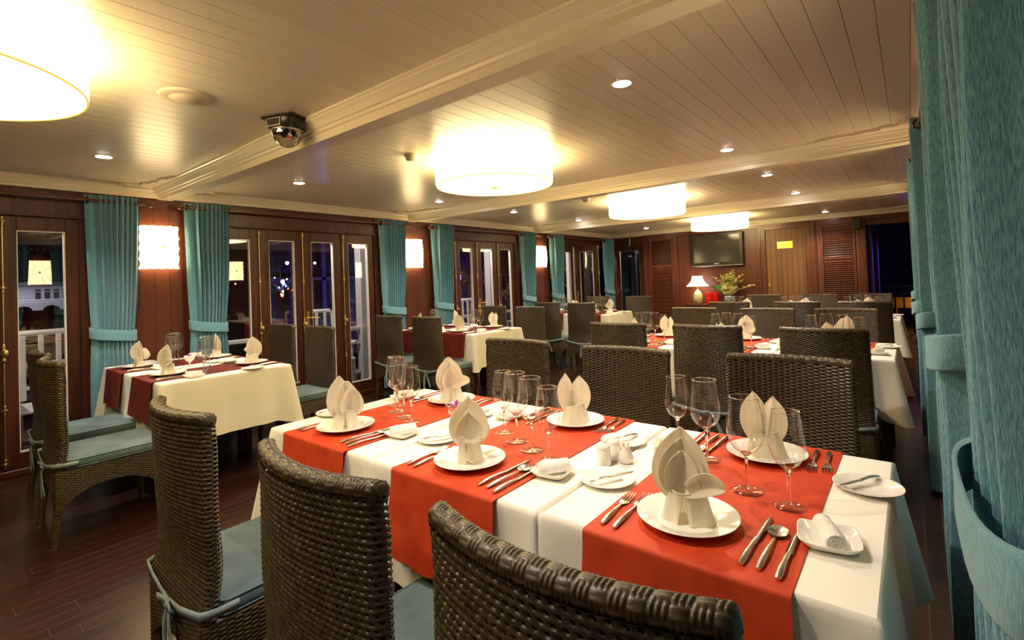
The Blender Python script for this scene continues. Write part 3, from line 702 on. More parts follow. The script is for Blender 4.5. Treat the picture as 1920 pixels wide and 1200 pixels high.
def petal_tuft(b, c, s):
    for k in range(5):
        a_ = 2*PI*k/5+R_.random(); t = R_.uniform(.2, .9); d = Vector((math.cos(a_)*math.cos(t), math.sin(a_)*math.cos(t), math.sin(t))); sd = d.cross(Vector((0, 0, 1))).normalized()
        c_ = Vector(c); b.add([tuple(c_), tuple(c_+d*s*.6+sd*s*.35), tuple(c_+d*s), tuple(c_+d*s*.6-sd*s*.35)], [(0, 1, 2, 3)])
for k in range(34):
    a_ = R_.uniform(0, 2*PI); sp_ = R_.uniform(.02, .30); H_ = R_.uniform(.26, .50)*(1-sp_*1.0)
    if k in (3, 9): a_, sp_, H_ = R_.uniform(-.25, .1), .42, .16
    p0, p1, p2 = Vector((0, 0, -.02)), Vector((math.cos(a_)*sp_*.3, math.sin(a_)*sp_*.18, H_*.6)), Vector((math.cos(a_)*sp_, math.sin(a_)*sp_*.5, H_))
    pts = [p0*(1-t)**2+p1*2*t*(1-t)+p2*t*t for t in np.linspace(0, 1, 7)]
    bs.tube(pts, [.003]*5+[.002, .001], 5)
    for t in np.linspace(.45, 1, 8):
        p = p0*(1-t)**2+p1*2*t*(1-t)+p2*t*t
        petal_tuft(bs if R_.random() < .55 else bf, p+Vector((R_.uniform(-.02, .02), R_.uniform(-.02, .02), R_.uniform(-.01, .01))), .040)
for k in range(230):
    v = Vector((R_.gauss(0, 1), R_.gauss(0, 1), R_.gauss(0, 1))).normalized()
    petal_tuft(bf, Vector((v.x*.125, v.y*.09, .10+v.z*.125)), .052)
for a_ in (PI, PI*.93):
    P = []
    for t in np.linspace(0, 1, 9):
        c_ = Vector((math.cos(a_)*(.05+.24*t), -.03, .02+.16*t+.03*math.sin(PI*t))); w_ = .042*math.sin(PI*min(1, t*.93+.05))
        P.append([tuple(c_+Vector((w_*.5, 0, w_))), tuple(c_+Vector((0, -.006, 0))), tuple(c_-Vector((w_*.5, 0, w_)))])
    bl.grid(np.array(P))
obj('stems', bs, 'green', r); obj('blossoms', bf, 'petal', r); obj('broad_leaf', bl, 'leaf', r)

# ------------------------------------------------------------ wicker chairs
def rrect(w_, d_, rad, n):
    """n points evenly round a rounded rectangle centred at 0; returns pts, normals, length"""
    segs = []; hw, hd = w_/2-rad, d_/2-rad
    Ls = [2*hw, PI/2*rad, 2*hd, PI/2*rad]*1; per = 4*(hw+hd)+2*PI*rad
    out = []
    for i in range(n):
        s = per*i/n
        order = [('l', (-hw, -hd-rad), (1, 0), 2*hw, (0, -1)), ('a', (hw, -hd), -PI/2), ('l', (hw+rad, -hd), (0, 1), 2*hd, (1, 0)), ('a', (hw, hd), 0),
                 ('l', (hw, hd+rad), (-1, 0), 2*hw, (0, 1)), ('a', (-hw, hd), PI/2), ('l', (-hw-rad, hd), (0, -1), 2*hd, (-1, 0)), ('a', (-hw, -hd), PI)]
        for o_ in order:
            L_ = o_[3] if o_[0] == 'l' else PI/2*rad
            if s <= L_ or o_ is order[-1]:
                if o_[0] == 'l': out.append((o_[1][0]+o_[2][0]*s, o_[1][1]+o_[2][1]*s, o_[4][0], o_[4][1]))
                else:
                    a_ = o_[2]+s/rad; out.append((o_[1][0]+rad*math.cos(a_), o_[1][1]+rad*math.sin(a_), math.cos(a_), math.sin(a_)))
                break
            s -= L_
    A = np.array(out); return A[:, 0], A[:, 1], A[:, 2], A[:, 3], per
def weave(S, Z, per, ncol, pitch, amp, rear=None):
    """rattan relief 0..1: strands run along S, passing over and under upright stakes.
    rear = mask of the outer face, where full strands alternate with slanted stake crossings"""
    r_ = np.floor(Z/pitch); f = Z/pitch-r_
    prof = np.sqrt(np.clip(1-(2*f-1)**2, 0, 1))
    c_ = np.cos(2*PI*ncol*S/per+PI*r_); c_ = np.sign(c_)*np.abs(c_)**.6
    q = prof*(.56+.44*c_)
    if rear is not None:
        p2 = pitch*2.05; r2 = np.floor(Z/p2); g = Z/p2-r2
        bar = np.sqrt(np.clip(1-((g-.27)/.28)**2, 0, 1))*(.86+.10*np.cos(2*PI*ncol*S/per+g*3))
        dg = S/(per/ncol)*2.4+g*.75+r2*.5; dg = dg-np.floor(dg); stake = np.sqrt(np.clip(1-((dg-.35)/.30)**2, 0, 1))*.62
        q = np.where(rear, np.maximum(bar, stake), q)
    return q
def cut_gaps(F, Q, thr):
    q = Q.reshape(-1); return F[q[F].mean(1) > thr]
def back_y(z): return .016*np.exp(-((z-.53)/.13)**2)-.030*((np.clip(z, .42, 1)-.42)/.56)**1.3
def make_chair(hi):
    r = empty('wicker_chair')
    # backrest: woven all round
    W, T, Z0, Z1 = .462, .040, .385, .962
    per0 = 2*(W+T); ncol = int(round(per0/.044)); spc, spr = (14, 4) if hi else (8, 3)
    nu = ncol*spc; pitch = .0064; nrow = int((Z1-Z0)/pitch); nv = nrow*spr+1
    cx, cy_, nx, ny, per = rrect(W, T, .017, nu)
    z = Z0+np.arange(nv)*pitch/spr
    S, Z = np.meshgrid(np.arange(nu)*per/nu, z, indexing='ij')
    Q_ = weave(S, Z+1e-5, per, ncol, pitch, 1, (np.tile(ny[:, None], (1, nv)) < -.3) if hi else None); h = (.0042 if hi else .0050)*(Q_-.42)
    wz = 1-.03*(Z-Z0)/(Z1-Z0); cur = .052*np.clip((Z-.44)/.45, 0, 1)**.8
    X = cx[:, None]*wz+nx[:, None]*h
    Y = T/2+cy_[:, None]+ny[:, None]*h+back_y(Z)+cur*(2*X/W)**2
    V = np.stack([X, Y, Z], -1).reshape(-1, 3)
    F_ = cut_gaps(grid_faces(nu, nv, True), Q_, .20 if hi else .17)
    xs_, zs_ = np.linspace(-W/2+.012, W/2-.012, 13), np.linspace(Z0+.005, Z1, 20); XX, ZZ = np.meshgrid(xs_, zs_, indexing='ij')
    core = np.stack([XX, T/2+back_y(ZZ)+.052*np.clip((ZZ-.44)/.45, 0, 1)**.8*(2*XX/W)**2, ZZ], -1).reshape(-1, 3)
    me = mesh_np('backrest', np.concatenate([V, core]), np.concatenate([F_, grid_faces(13, 20)+len(V)])); c1 = link('backrest', me, 'wicker', r)
    # braided top roll
    n1, n2 = (460, 42) if hi else (200, 18)
    t = np.linspace(-1, 1, n1); xx = t*(W*.97/2+.004); cz = Z1+.008-.010*np.clip((np.abs(t)-.93)/.07, 0, 1)**2
    yc = T/2+float(back_y(np.array(Z1)))+.052*(2*xx/W)**2
    th = np.linspace(0, 2*PI, n2, endpoint=False)
    TT, TH = np.meshgrid(t, th, indexing='ij')
    s_ = TT*(W/2); blk = .021; bi = np.floor(s_/blk); f = s_/blk-bi; half = np.floor(TH/(PI/3)); sel = (bi+half) % 2
    around = np.abs(np.sin(f*PI*3))**.6*np.sin(PI*np.clip(TH/(PI/3)-half, .03, .97))**.35; along = np.abs(np.sin(TH*6.0))**.6*np.sin(PI*np.clip(f, .03, .97))**.35
    hh = .0034*np.where(sel > .5, around, along-.1)
    endr = np.sqrt(np.clip(1-np.clip((np.abs(TT)-.955)/.045, 0, 1)**2, .02, 1))
    ry, rz_ = (.0190+hh)*endr, (.0160+hh)*endr
    V = np.stack([np.tile(xx[:, None], (1, n2)), yc[:, None]+np.cos(TH)*ry, cz[:, None]+np.sin(TH)*rz_], -1)
    F = grid_faces(n1, n2, False, True)
    c2 = link('braided_top', mesh_np('braided_top', V.reshape(-1, 3), F), 'braid', r)
    # seat box
    W2, D2 = .472, .50; per0 = 2*(W2+D2); ncol = int(round(per0/.044)); spc = 10 if hi else 8; nu = ncol*spc
    cx, cy_, nx, ny, per = rrect(W2, D2, .02, nu); nv = 34*(3 if hi else 3)
    lat = np.where(np.abs(nx) > np.abs(ny), cy_/(D2/2), cx/(W2/2)); arch = .185+.115*np.clip(1-np.abs(lat/.93)**2.2, 0, 1)**.8
    tt = np.linspace(0, 1, nv)
    Z = arch[:, None]+(.402-arch[:, None])*tt[None, :]; S = np.tile((np.arange(nu)*per/nu)[:, None], (1, nv))
    Q_ = weave(S, Z, per, ncol, pitch, 1); h = .0036*(Q_-.42)
    X = cx[:, None]+nx[:, None]*h; Y = D2/2+cy_[:, None]+ny[:, None]*h
    V = np.stack([X, Y, Z], -1).reshape(-1, 3)
    c3 = link('seat_apron', mesh_np('seat_apron', V, grid_faces(nu, nv, True)), 'wicker', r)
    b = MB(); V = [(cx[i]*.99, D2/2+cy_[i]*.99, .400) for i in range(0, nu, 4)]; V2 = [(cx[i]*.99, D2/2+cy_[i]*.99, .36) for i in range(0, nu, 4)]
    m_ = len(V); b.add(V+V2, [tuple(range(m_)), tuple(range(2*m_-1, m_-1, -1))]+[(i, m_+i, m_+(i+1) % m_, (i+1) % m_) for i in range(m_)])
    c4 = obj('seat', b, 'wicker', r)
    legs = []
    for sx in (-1, 1):
        for yy, k in ((.026, -.03), (.474, .012)):
            b = MB(); n = 12; m2 = 90 if hi else 40
            zz = np.linspace(0, .27, m2); P = np.zeros((n, m2, 3)); aa = np.linspace(0, 2*PI, n, endpoint=False)
            rr = (.0155+.006*zz/.27)*(1+.06*np.cos(2*PI*zz/.006)); rr[zz < .014] = .0175
            for i, a_ in enumerate(aa): P[i] = np.stack([sx*.208+rr*math.cos(a_), yy+k*(1-zz/.27)+rr*math.sin(a_), zz], -1)
            b.grid(P, cu=True); b.add(P[:, 0], [tuple(range(n))]); legs.append(obj('leg', b, 'wicker', r))
    # cushion with piped edges
    def puff(zb, zt, grow=0.0):
        n = 96; cx, cy_, nx, ny, per = rrect(.455+grow, .452+grow, .035, n); b = MB(); rows = []
        prof = [(1.0-.5, zb), (.97, zb), (1.0, zb+.004), (1.006, (zb+zt)/2), (1.0, zt-.006), (.985, zt-.001), (.93, zt+.003), (.7, zt+.008), (.4, zt+.010), (0.001, zt+.011)]
        P = np.array([[(cx[i]*p, .275+cy_[i]*p, z_+.0015*math.sin(i*.4)*(p > .9)) for p, z_ in prof] for i in range(n)]); b.grid(P, cu=True); return b
    c5 = obj('cushion', puff(.403, .452), 'cushion', r)
    b = MB(); n = 96; cx, cy_, nx, ny, per = rrect(.452, .449, .035, n); q = np.linspace(0, 2*PI, 6, endpoint=False)
    for zc in (.4495, .409):
        P = np.array([[(cx[i]+nx[i]*(.003*math.cos(v)+.001), .275+cy_[i]+ny[i]*(.003*math.cos(v)+.001), zc+.003*math.sin(v)) for v in q] for i in range(n)]); b.grid(P, True, True)
    g1 = obj('piping', b, 'piping', c5)
    # ribbon tied behind the back
    b = MB(); zt = .432
    def strip(pts, wd, th=.002, vdir=None):
        P = []
        for i, p in enumerate(pts):
            p = Vector(p); t_ = (Vector(pts[min(i+1, len(pts)-1)])-Vector(pts[max(i-1, 0)])).normalized()
            v = Vector(vdir) if vdir else Vector((0, 0, 1)); n_ = t_.cross(v).normalized(); v = n_.cross(t_).normalized()
            ww = wd[i] if isinstance(wd, (list, tuple)) else wd
            P.append([tuple(p+v*ww/2+n_*th), tuple(p-v*ww/2+n_*th), tuple(p-v*ww/2-n_*th), tuple(p+v*ww/2-n_*th)])
        b.grid(np.array(P), cv=True)
    bx_ = .03
    band = [(-.232, .10, zt), (-.239, .05, zt+.004), (-.240, .018, zt+.006), (-.228, -.002, zt+.006), (-.15, -.0085, zt-.004), (-.06, -.011, zt-.018), (bx_-.02, -.012, zt-.024), (.10, -.011, zt-.016), (.17, -.008, zt-.002), (.228, -.002, zt+.008), (.240, .018, zt+.008), (.239, .05, zt+.004), (.232, .10, zt)]
    strip([(p[0]*1.01, p[1]+(.026 if p[1] < .0 else 0)-.0 if False else p[1], p[2]) for p in band], .024)
    k_ = zt-.024
    for s_ in (-1, 1):
        strip([(bx_, -.014, k_), (bx_+s_*.025, -.026, k_+.014), (bx_+s_*.055, -.03, k_+.012), (bx_+s_*.062, -.022, k_-.004), (bx_+s_*.03, -.02, k_-.010), (bx_, -.016, k_-.002)], .020)
    strip([(bx_-.004, -.018, k_), (bx_-.018, -.024, k_-.05), (bx_-.026, -.022, k_-.11), (bx_-.03, -.020, k_-.18)], [.014, .026, .03, .034], vdir=(1, 0, 0))
    strip([(bx_+.004, -.018, k_), (bx_+.026, -.026, k_-.045), (bx_+.05, -.024, k_-.10), (bx_+.062, -.02, k_-.15)], [.014, .024, .028, .030], vdir=(1, 0, 0))
    b.sphere((bx_, -.02, k_), .012, 10, 8, (1.1, .7, 1))
    c6 = obj('tie_ribbon', b, 'tie', r)
    return reg(r, [c1, c2, c3, c4, (c5, [g1]), c6]+legs)
chair_hi = make_chair(True); chair_lo = make_chair(False)

# ------------------------------------------------------------ tables, cloths, runners
ZT = .75
def cloth_mb(w_, d_, flare, hem, seed, corner):
    """flare = dict side->(outward at hem, wave amp); sides S(-y) E N W; corner = fold size per corner SW SE NE NW"""
    b = MB(); hw, hd = w_/2, d_/2; R_ = random.Random(seed)
    pts = []
    def side(p0, p1, nrm, name, n=44):
        L_ = math.hypot(p1[0]-p0[0], p1[1]-p0[1])
        for i in range(n):
            t = i/n; t = .5-.5*math.cos(PI*t)*(.35)+(t-.5)*.65 if True else t
            t = max(0, min(1, t)); pts.append((p0[0]+(p1[0]-p0[0])*t, p0[1]+(p1[1]-p0[1])*t, nrm[0], nrm[1], name, t*L_, (1-t)*L_))
    rc = .006
    side((-hw, -hd), (hw, -hd), (0, -1), 'S'); side((hw, -hd), (hw, hd), (1, 0), 'E'); side((hw, hd), (-hw, hd), (0, 1), 'N'); side((-hw, hd), (-hw, -hd), (-1, 0), 'W')
    cn = {'S': (0, 1), 'E': (1, 2), 'N': (2, 3), 'W': (3, 0)}
    n = len(pts); levels = [0, .004, .012, .03, .06, .10, .15, .20, .25, .30, .34, hem]
    P = []
    ph = {k: R_.uniform(0, 6) for k in 'SENW'}
    for (x_, y_, nx, ny, nm, d0, d1) in pts:
        fl, wv = flare[nm]; row = []
        c0, c1 = corner[cn[nm][0]], corner[cn[nm][1]]
        # blended normal near the corner
        k0, k1 = math.exp(-(d0/.035)**2), math.exp(-(d1/.035)**2)
        tx, ty = -ny, nx
        for z in levels:
            t = z/hem
            if z == 0: row.append((x_*(1-.008/hw), y_*(1-.008/hd), ZT)); continue
            rnd = .008*(1-math.exp(-z/.004))-.008
            bump = c0*math.exp(-(d0/.05)**2)+c1*math.exp(-(d1/.05)**2)-.35*c0*math.exp(-((d0-.11)/.05)**2)-.35*c1*math.exp(-((d1-.11)/.05)**2)
            out = rnd+fl*t+wv*t*math.sin(d0*17+ph[nm])+wv*.5*t*math.sin(d0*41+ph[nm]*2)+bump*t
            lat = (-k0*c0+k1*c1)*t*.9
            drop = z*(1+.20*(c0/.06*math.exp(-(d0/.09)**2)+c1/.06*math.exp(-(d1/.09)**2))*.5)
            row.append((x_+nx*out+tx*lat, y_+ny*out+ty*lat, ZT-drop))
        P.append(row)
    P = np.array(P); b.grid(P, cu=True)
    ring = P[:, 0]; V = [(0, 0, ZT)]+ring.tolist(); b.add(V, [(0, i+1, (i+1) % n+1) for i in range(n)], True)
    b.v[-1][:, 2] += .0
    return b
def runner_mb(w_, d_, h0, h1, off0, off1, seed):
    b = MB(); hd = d_/2; e = .0030; path = []
    for t in np.linspace(1, 0, 14)[:-1]: path.append((-hd-e-.004-off0*t, ZT+e-.012-(h0-.012)*t, 1, t))
    for a_ in np.linspace(PI, PI/2, 5): path.append((-hd+.006-.004+(.010)*math.cos(a_)-.0, ZT+e-.010+.010*math.sin(a_), 0, 0))
    for y in np.linspace(-hd+.012, hd-.012, 30): path.append((y, ZT+e, 0, 0))
    for a_ in np.linspace(PI/2, 0, 5): path.append((hd-.002+.010*math.cos(a_), ZT+e-.010+.010*math.sin(a_), 0, 0))
    for t in np.linspace(0, 1, 14)[1:]: path.append((hd+e+.004+off1*t, ZT+e-.012-(h1-.012)*t, -1, t))
    P = []; n = 22
    for k in range(n+1):
        u = k/n-.5; row = []
        for (y, z, sgn, t) in path:
            row.append((u*w_*(1+.01*t)+.002*math.sin(z*20), y-sgn*.006*t*(.6+.6*math.sin(u*17+seed)+.3*math.sin(u*39+seed)), z-.006*t*math.sin(u*9+seed) if sgn else z+.0004*math.sin(y*30+u*20)))
        P.append(row)
    b.grid(np.array(P)[::-1]); Q = np.array(P); Q[:, :, 2] -= .0012; b.grid(Q)
    return b
def table_thing(xc, y0, y1, w_, where):
    r = empty('dining_table', (xc, (y0+y1)/2, 0)); d_ = y1-y0
    tag(r, 'wooden table hidden under the white cloth, '+where, 'table', 'dining tables')
    b = MB(); b.box(-w_/2+.012, w_/2-.012, -d_/2+.012, d_/2-.012, ZT-.032, ZT-.004, .003); obj('tabletop', b, 'frame', r)
    for sx in (-1, 1):
        for sy in (-1, 1):
            b = MB(); b.box(sx*(w_/2-.07)-.022, sx*(w_/2-.07)+.022, sy*(d_/2-.07)-.022, sy*(d_/2-.07)+.022, 0, ZT-.034, .003); obj('leg', b, 'frame', r)
    return r

# ------------------------------------------------------------ tableware prototypes
def plate_proto(name, R, wl):
    r = empty(name); b = MB()
    b.lathe([(0, .004), (R*.56, .004), (R*.62, .006), (R*.70, .012), (R*.97, .020), (R, .0215), (R, .0195), (R*.72, .009), (R*.60, .001), (R*.58, 0), (0, 0)], 64)
    o = obj('plate_body', b, 'porc', r); return reg(r, [o])
def single(name, mb, mat): return reg(obj(name, mb, mat), [])
b = MB(); R = .114
b.lathe([(0, .004), (R*.56, .004), (R*.62, .006), (R*.68, .011), (R*.97, .019), (R, .0205), (R, .0185), (R*.72, .008), (R*.60, .001), (R*.58, 0), (0, 0)], 72)
P_PLATE = single('dinner_plate', b, 'porc')
b = MB(); R = .078
b.lathe([(0, .003), (R*.56, .003), (R*.64, .005), (R*.70, .008), (R*.97, .0125), (R, .014), (R, .012), (R*.72, .005), (R*.60, .001), (R*.58, 0), (0, 0)], 56)
P_SIDE = single('side_plate', b, 'porc')
# square towel dish
b = MB(); n = 64; P = []
for k in range(n):
    a_ = 2*PI*k/n; c_, s_ = math.cos(a_), math.sin(a_); e_ = 2/5.0
    ux, uy = abs(c_)**e_*np.sign(c_), abs(s_)**e_*np.sign(s_)
    P.append([(ux*q, uy*q, z+(.006*(abs(ux*uy))**3 if q > .05 else 0)) for q, z in ((.001, .004), (.036, .004), (.044, .009), (.055, .018), (.0575, .020), (.0575, .018), (.045, .006), (.036, 0), (.001, 0))])
b.grid(np.array(P), cu=True); P_DISH = single('towel_dish', b, 'porc')
# rolled towel
b = MB(); n, m = 40, 26; P = []
for i in range(n):
    a_ = 2*PI*i/n; rr = .0195*(1+.05*math.cos(2*a_+.6))
    if i < 3: rr *= 1.04
    row = []
    for j in range(m):
        t = j/(m-1)*2-1; q = rr*(1-.10*abs(t)**6)*(1+.02*math.sin(9*t+i*.5)); row.append((q*math.cos(a_), t*.047, q*math.sin(a_)+.0195))
    P.append(row)
P = np.array(P); b.grid(P, cu=True)
for j, sg_ in ((0, -1), (m-1, 1)):
    sp_ = [];
    for i in range(61):
        q = i/60; a_ = q*3*2*PI; rr = .018*(1-q*.9); sp_.append((rr*math.cos(a_), sg_*(.047-.004*(i % 20 < 10)*0), rr*math.sin(a_)+.0195))
    b.tube(sp_, .0021, 5); b.add(P[:, j], [tuple(range(n)) if sg_ < 0 else tuple(range(n-1, -1, -1))])
P_TOWEL = single('rolled_towel', b, 'towel')
# cutlery: handle end at y=0, pointing +y
def handle(b, L_, w0=.0065, w1=.0035):
    pts = [(0, L_*t, .004+.0035*math.sin(PI*t)) for t in np.linspace(0, 1, 10)]
    b.tube(pts, [w0*.8, w0, w0, w0*.96, w0*.88, w0*.78, w0*.68, max(w1, w0*.58), w1, w1], 10, flat=.55)
def fork_mb(L_=.200):
    b = MB(); handle(b, L_*.62); y0 = L_*.62
    P = []
    for t in np.linspace(0, 1, 7):
        w_ = .004+.0085*min(1, t*1.5)**.8; P.append([(-w_, y0-.004+.032*t, .0065-.004*math.sin(PI*t*.7)), (0, y0-.004+.032*t, .0058-.005*math.sin(PI*t*.7)), (w_, y0-.004+.032*t, .0065-.004*math.sin(PI*t*.7))])
    P = np.array(P); b.grid(P); Q = P.copy(); Q[:, :, 2] -= .0016; b.grid(Q[::-1])
    for k in range(4):
        x_ = -.0105+.007*k; b.tube([(x_, y0+.026, .003), (x_, y0+.045, .0025), (x_, L_-.006, .006), (x_, L_, .008)], [.0019, .0018, .0015, .0007], 6)
    return b
P_FORK = single('fork', fork_mb(.205), 'steel'); P_FORK2 = single('starter_fork', fork_mb(.185), 'steel')
def knife_proto(name, L_):
    r = empty(name); b = MB(); handle(b, L_*.48, .0068, .0058); h = obj('handle', b, 'steel', r)
    b = MB(); y0 = L_*.475; Lb = L_*.525; P = []
    for t in np.linspace(0, 1, 12):
        xr = .0085*(1-.1*t) if t < .75 else .0085*.92*math.sqrt(max(0, 1-((t-.75)/.25)**2)); xl = -.006 if t < .7 else -.006+.010*((t-.7)/.3)**2*.9
        if xr < xl: xr = xl
        P.append([(xl, y0+Lb*t, .0052), ((xl+xr)/2, y0+Lb*t, .0060), (xr, y0+Lb*t, .0045), ((xl+xr)/2, y0+Lb*t, .0040)])
    b.grid(np.array(P), cv=True); k = obj('blade', b, 'steel', r); return reg(r, [h, k])
P_KNIFE = knife_proto('dinner_knife', .240); P_KNIFE2 = knife_proto('starter_knife', .215); P_BUTTER = knife_proto('butter_knife', .150)
b = MB(); L_ = .195; handle(b, L_*.74); P = []
for i in range(20):
    a_ = 2*PI*i/20
    P.append([(math.cos(a_)*.021*q, L_-.026+math.sin(a_)*.027*q, .0085-.0075*(1-q*q)) for q in (1, .85, .6, .3, .01)])
P = np.array(P); b.grid(P, cu=True); Q = P.copy(); Q[:, :, 2] -= .0014; b.grid(Q[::-1], cu=True); P_SPOON = single('soup_spoon', b, 'steel')
# wine glass
def wineglass(name, H, RB):
    r = empty(name); zb = H*.40
    out = [(.004, zb-.004), (RB*.30, zb+.002), (RB*.62, zb+.012), (RB*.88, zb+.030), (RB, zb+.052), (RB*.985, zb+.070), (RB*.92, zb+(H-zb)*.66), (RB*.80, H-.012), (RB*.765, H)]
    b = MB(); b.lathe(out, 40); o1 = obj('bowl', b, 'wglass', r)
    b = MB(); th = np.linspace(0, 2*PI, 40, endpoint=False); rr = np.linspace(0, 2*PI, 6, endpoint=False); R_ = RB*.765
    b.grid(np.array([[((R_+.0009*math.cos(v))*math.cos(u), (R_+.0009*math.cos(v))*math.sin(u), H+.0009*math.sin(v)) for v in rr] for u in th]), True, True)
    o2 = obj('rim', b, 'rim', r)
    b = MB(); b.lathe([(0, .0058), (.0045, .0065), (.0045, .016), (.0038, .035), (.0036, zb-.018), (.0050, zb-.008), (.011, zb-.0005), (RB*.30, zb+.0015), (0, zb+.003)], 20); o3 = obj('stem', b, 'wstem', r)
    b = MB(); RF = RB*.88; b.lathe([(.0, .0005), (RF, .0005), (RF+.0005, .0013), (RF, .002), (RF*.6, .0035), (.010, .0048), (0, .0055)], 40); o4 = obj('foot', b, 'wfoot', r)
    return reg(r, [o1, o2, o3, o4])
P_GL = wineglass('wine_glass', .246, .046); P_GS = wineglass('small_wine_glass', .232, .0405)
# folded napkins
def leaf(b, base, H, W, lean, cup, yaw=0., tip=1.0, twist=0., curl=0.):
    n, m = 14, 18; P = []; cyaw, syaw = math.cos(yaw), math.sin(yaw)
    for i in range(m+1):
        t = i/m; w_ = W*(math.sin(PI*min(1, .12+.88*t))**.62)*(1-.15*t)
        if t > .62: w_ = W*(math.sin(PI*(.12+.88*.62))**.62)*(1-.15*.62)*(1-((t-.62)/.38)**1.5*tip)
        row = []
        for j in range(n+1):
            u = 2*j/n-1; a_ = u*cup
            x_ = w_*math.sin(a_)/max(math.sin(cup), .3); y_ = w_*(1-math.cos(a_))*1.15+lean*t*t+curl*t**4-.0025*math.cos(6*u)*t
            xr = x_*math.cos(twist*t)-y_*math.sin(twist*t); yr = x_*math.sin(twist*t)+y_*math.cos(twist*t)
            row.append((base[0]+xr*cyaw-yr*syaw, base[1]+xr*syaw+yr*cyaw, base[2]+H*t))
        P.append(row)
    P = np.array(P); b.grid(P)
    c_ = P.mean((0, 1)); Q = P.copy()
    nrm = np.array([syaw, -cyaw, 0])*.0018; Q = Q+nrm; b.grid(Q[::-1])
    # rolled hem along the rim for visible cloth thickness
    rim = [tuple((P[i, 0]+Q[i, 0])/2) for i in range(m+1)]+[tuple((P[m, j]+Q[m, j])/2) for j in range(n+1)]+[tuple((P[i, n]+Q[i, n])/2) for i in range(m, -1, -1)]
    rim = [rim[0]]+[p for a_, p in zip(rim, rim[1:]) if (Vector(p)-Vector(a_)).length > 1e-4]
    b.tube(rim, .0011, 6)
def sleeve(b, H, ra, rb, split, seed):
    n, m = 72, 14; P = []
    for i in range(n+1):
        a_ = -PI/2+.02+(2*PI-.04)*i/n; row = []; u = i/n
        for j in range(m+1):
            t = j/m; z = H*t
            fr = math.exp(-((min(u, 1-u))/.055)**2)       # front split turns outwards at the bottom
            legs = 1+.16*math.cos(2*a_)*(1-t)+.05*math.sin(5*a_+seed)*(1-t)+.03*math.sin(9*a_)
            fl = 1+.26*(1-t)**1.6
            rx, ry = ra*legs*fl, rb*legs*fl
            x_, y_ = rx*math.cos(a_), ry*math.sin(a_)
            x_ += (.012 if u > .5 else -.012)*fr*(1-t)*split*(-1); y_ += .014*fr*t*0-.006*fr*(1-t)
            row.append((x_, y_, z+.010*math.sin(a_*2+seed)*t*.6))
        P.append(row)
    P = np.array(P); b.grid(P); Q = P.copy(); Q[:, :, :2] *= .955; b.grid(Q[::-1])
    rim = [tuple((P[i, m]+Q[i, m])/2) for i in range(n+1)]; b.tube(rim, .0018, 6)
    for k in (0, n): b.tube([tuple((P[k, j]+Q[k, j])/2) for j in range(m+1)], .0017, 6)
def napkin(name, kind):
    b = MB()
    if kind == 0:      # tall calla shape
        sleeve(b, .078, .030, .024, 1.0, 1); leaf(b, (0, .010, .055), .150, .066, .006, .95, PI, 1, 0, 0); leaf(b, (0, -.004, .060), .098, .044, .004, 1.0, PI, .9); leaf(b, (.004, .018, .055), .09, .066, .006, .8, 0, .5, 0, .0)
        leaf(b, (.010, -.030, .064), .022, .030, -.03, .8, 0, .8)
    elif kind == 1:    # broad petals with a flap drooping to the right
        sleeve(b, .074, .042, .032, 1.2, 2); leaf(b, (-.010, .008, .050), .160, .068, .004, .95, PI+.12, .95); leaf(b, (-.006, -.001, .055), .132, .054, .003, .95, PI+.06, .9); leaf(b, (-.002, -.010, .060), .100, .042, .003, 1.0, PI, .8)
        P = []
        for t in np.linspace(0, 1, 16):
            w_ = .026*math.sin(PI*min(1, .15+.80*t))**.7
            P.append([(.004+.088*t, -.030-.010*t+.006*math.cos(u*2), .078+.020*math.sin(PI*t*.8)+w_*u+.012*t*t) for u in np.linspace(-1, 1, 8)])
        P = np.array(P); b.grid(P); b.grid((P+np.array([0, .002, 0]))[::-1]); b.tube([tuple(p) for p in P[:, -1]], .0016, 6); b.tube([tuple(p) for p in P[:, 0]], .0016, 6)
    elif kind == 2:    # two pointed peaks crossing
        sleeve(b, .072, .042, .030, .7, 3); leaf(b, (-.016, .006, .050), .130, .046, .022, .85, PI-.75, 1, .25); leaf(b, (.020, -.002, .050), .140, .050, .022, .85, PI+.8, 1, -.25); leaf(b, (0, -.016, .05), .07, .034, .006, .9, PI, .9)
    else:              # stepped rounded petals
        sleeve(b, .070, .040, .032, .8, 4); leaf(b, (-.020, .008, .045), .165, .052, .008, .9, PI-.15, .98); leaf(b, (.004, .000, .048), .140, .054, .008, .85, PI+.1, .8); leaf(b, (.022, -.010, .050), .105, .050, .006, .85, PI+.3, .6)
    return single(name, b, 'napkin')
NAP = [napkin('folded_napkin', k) for k in range(4)]

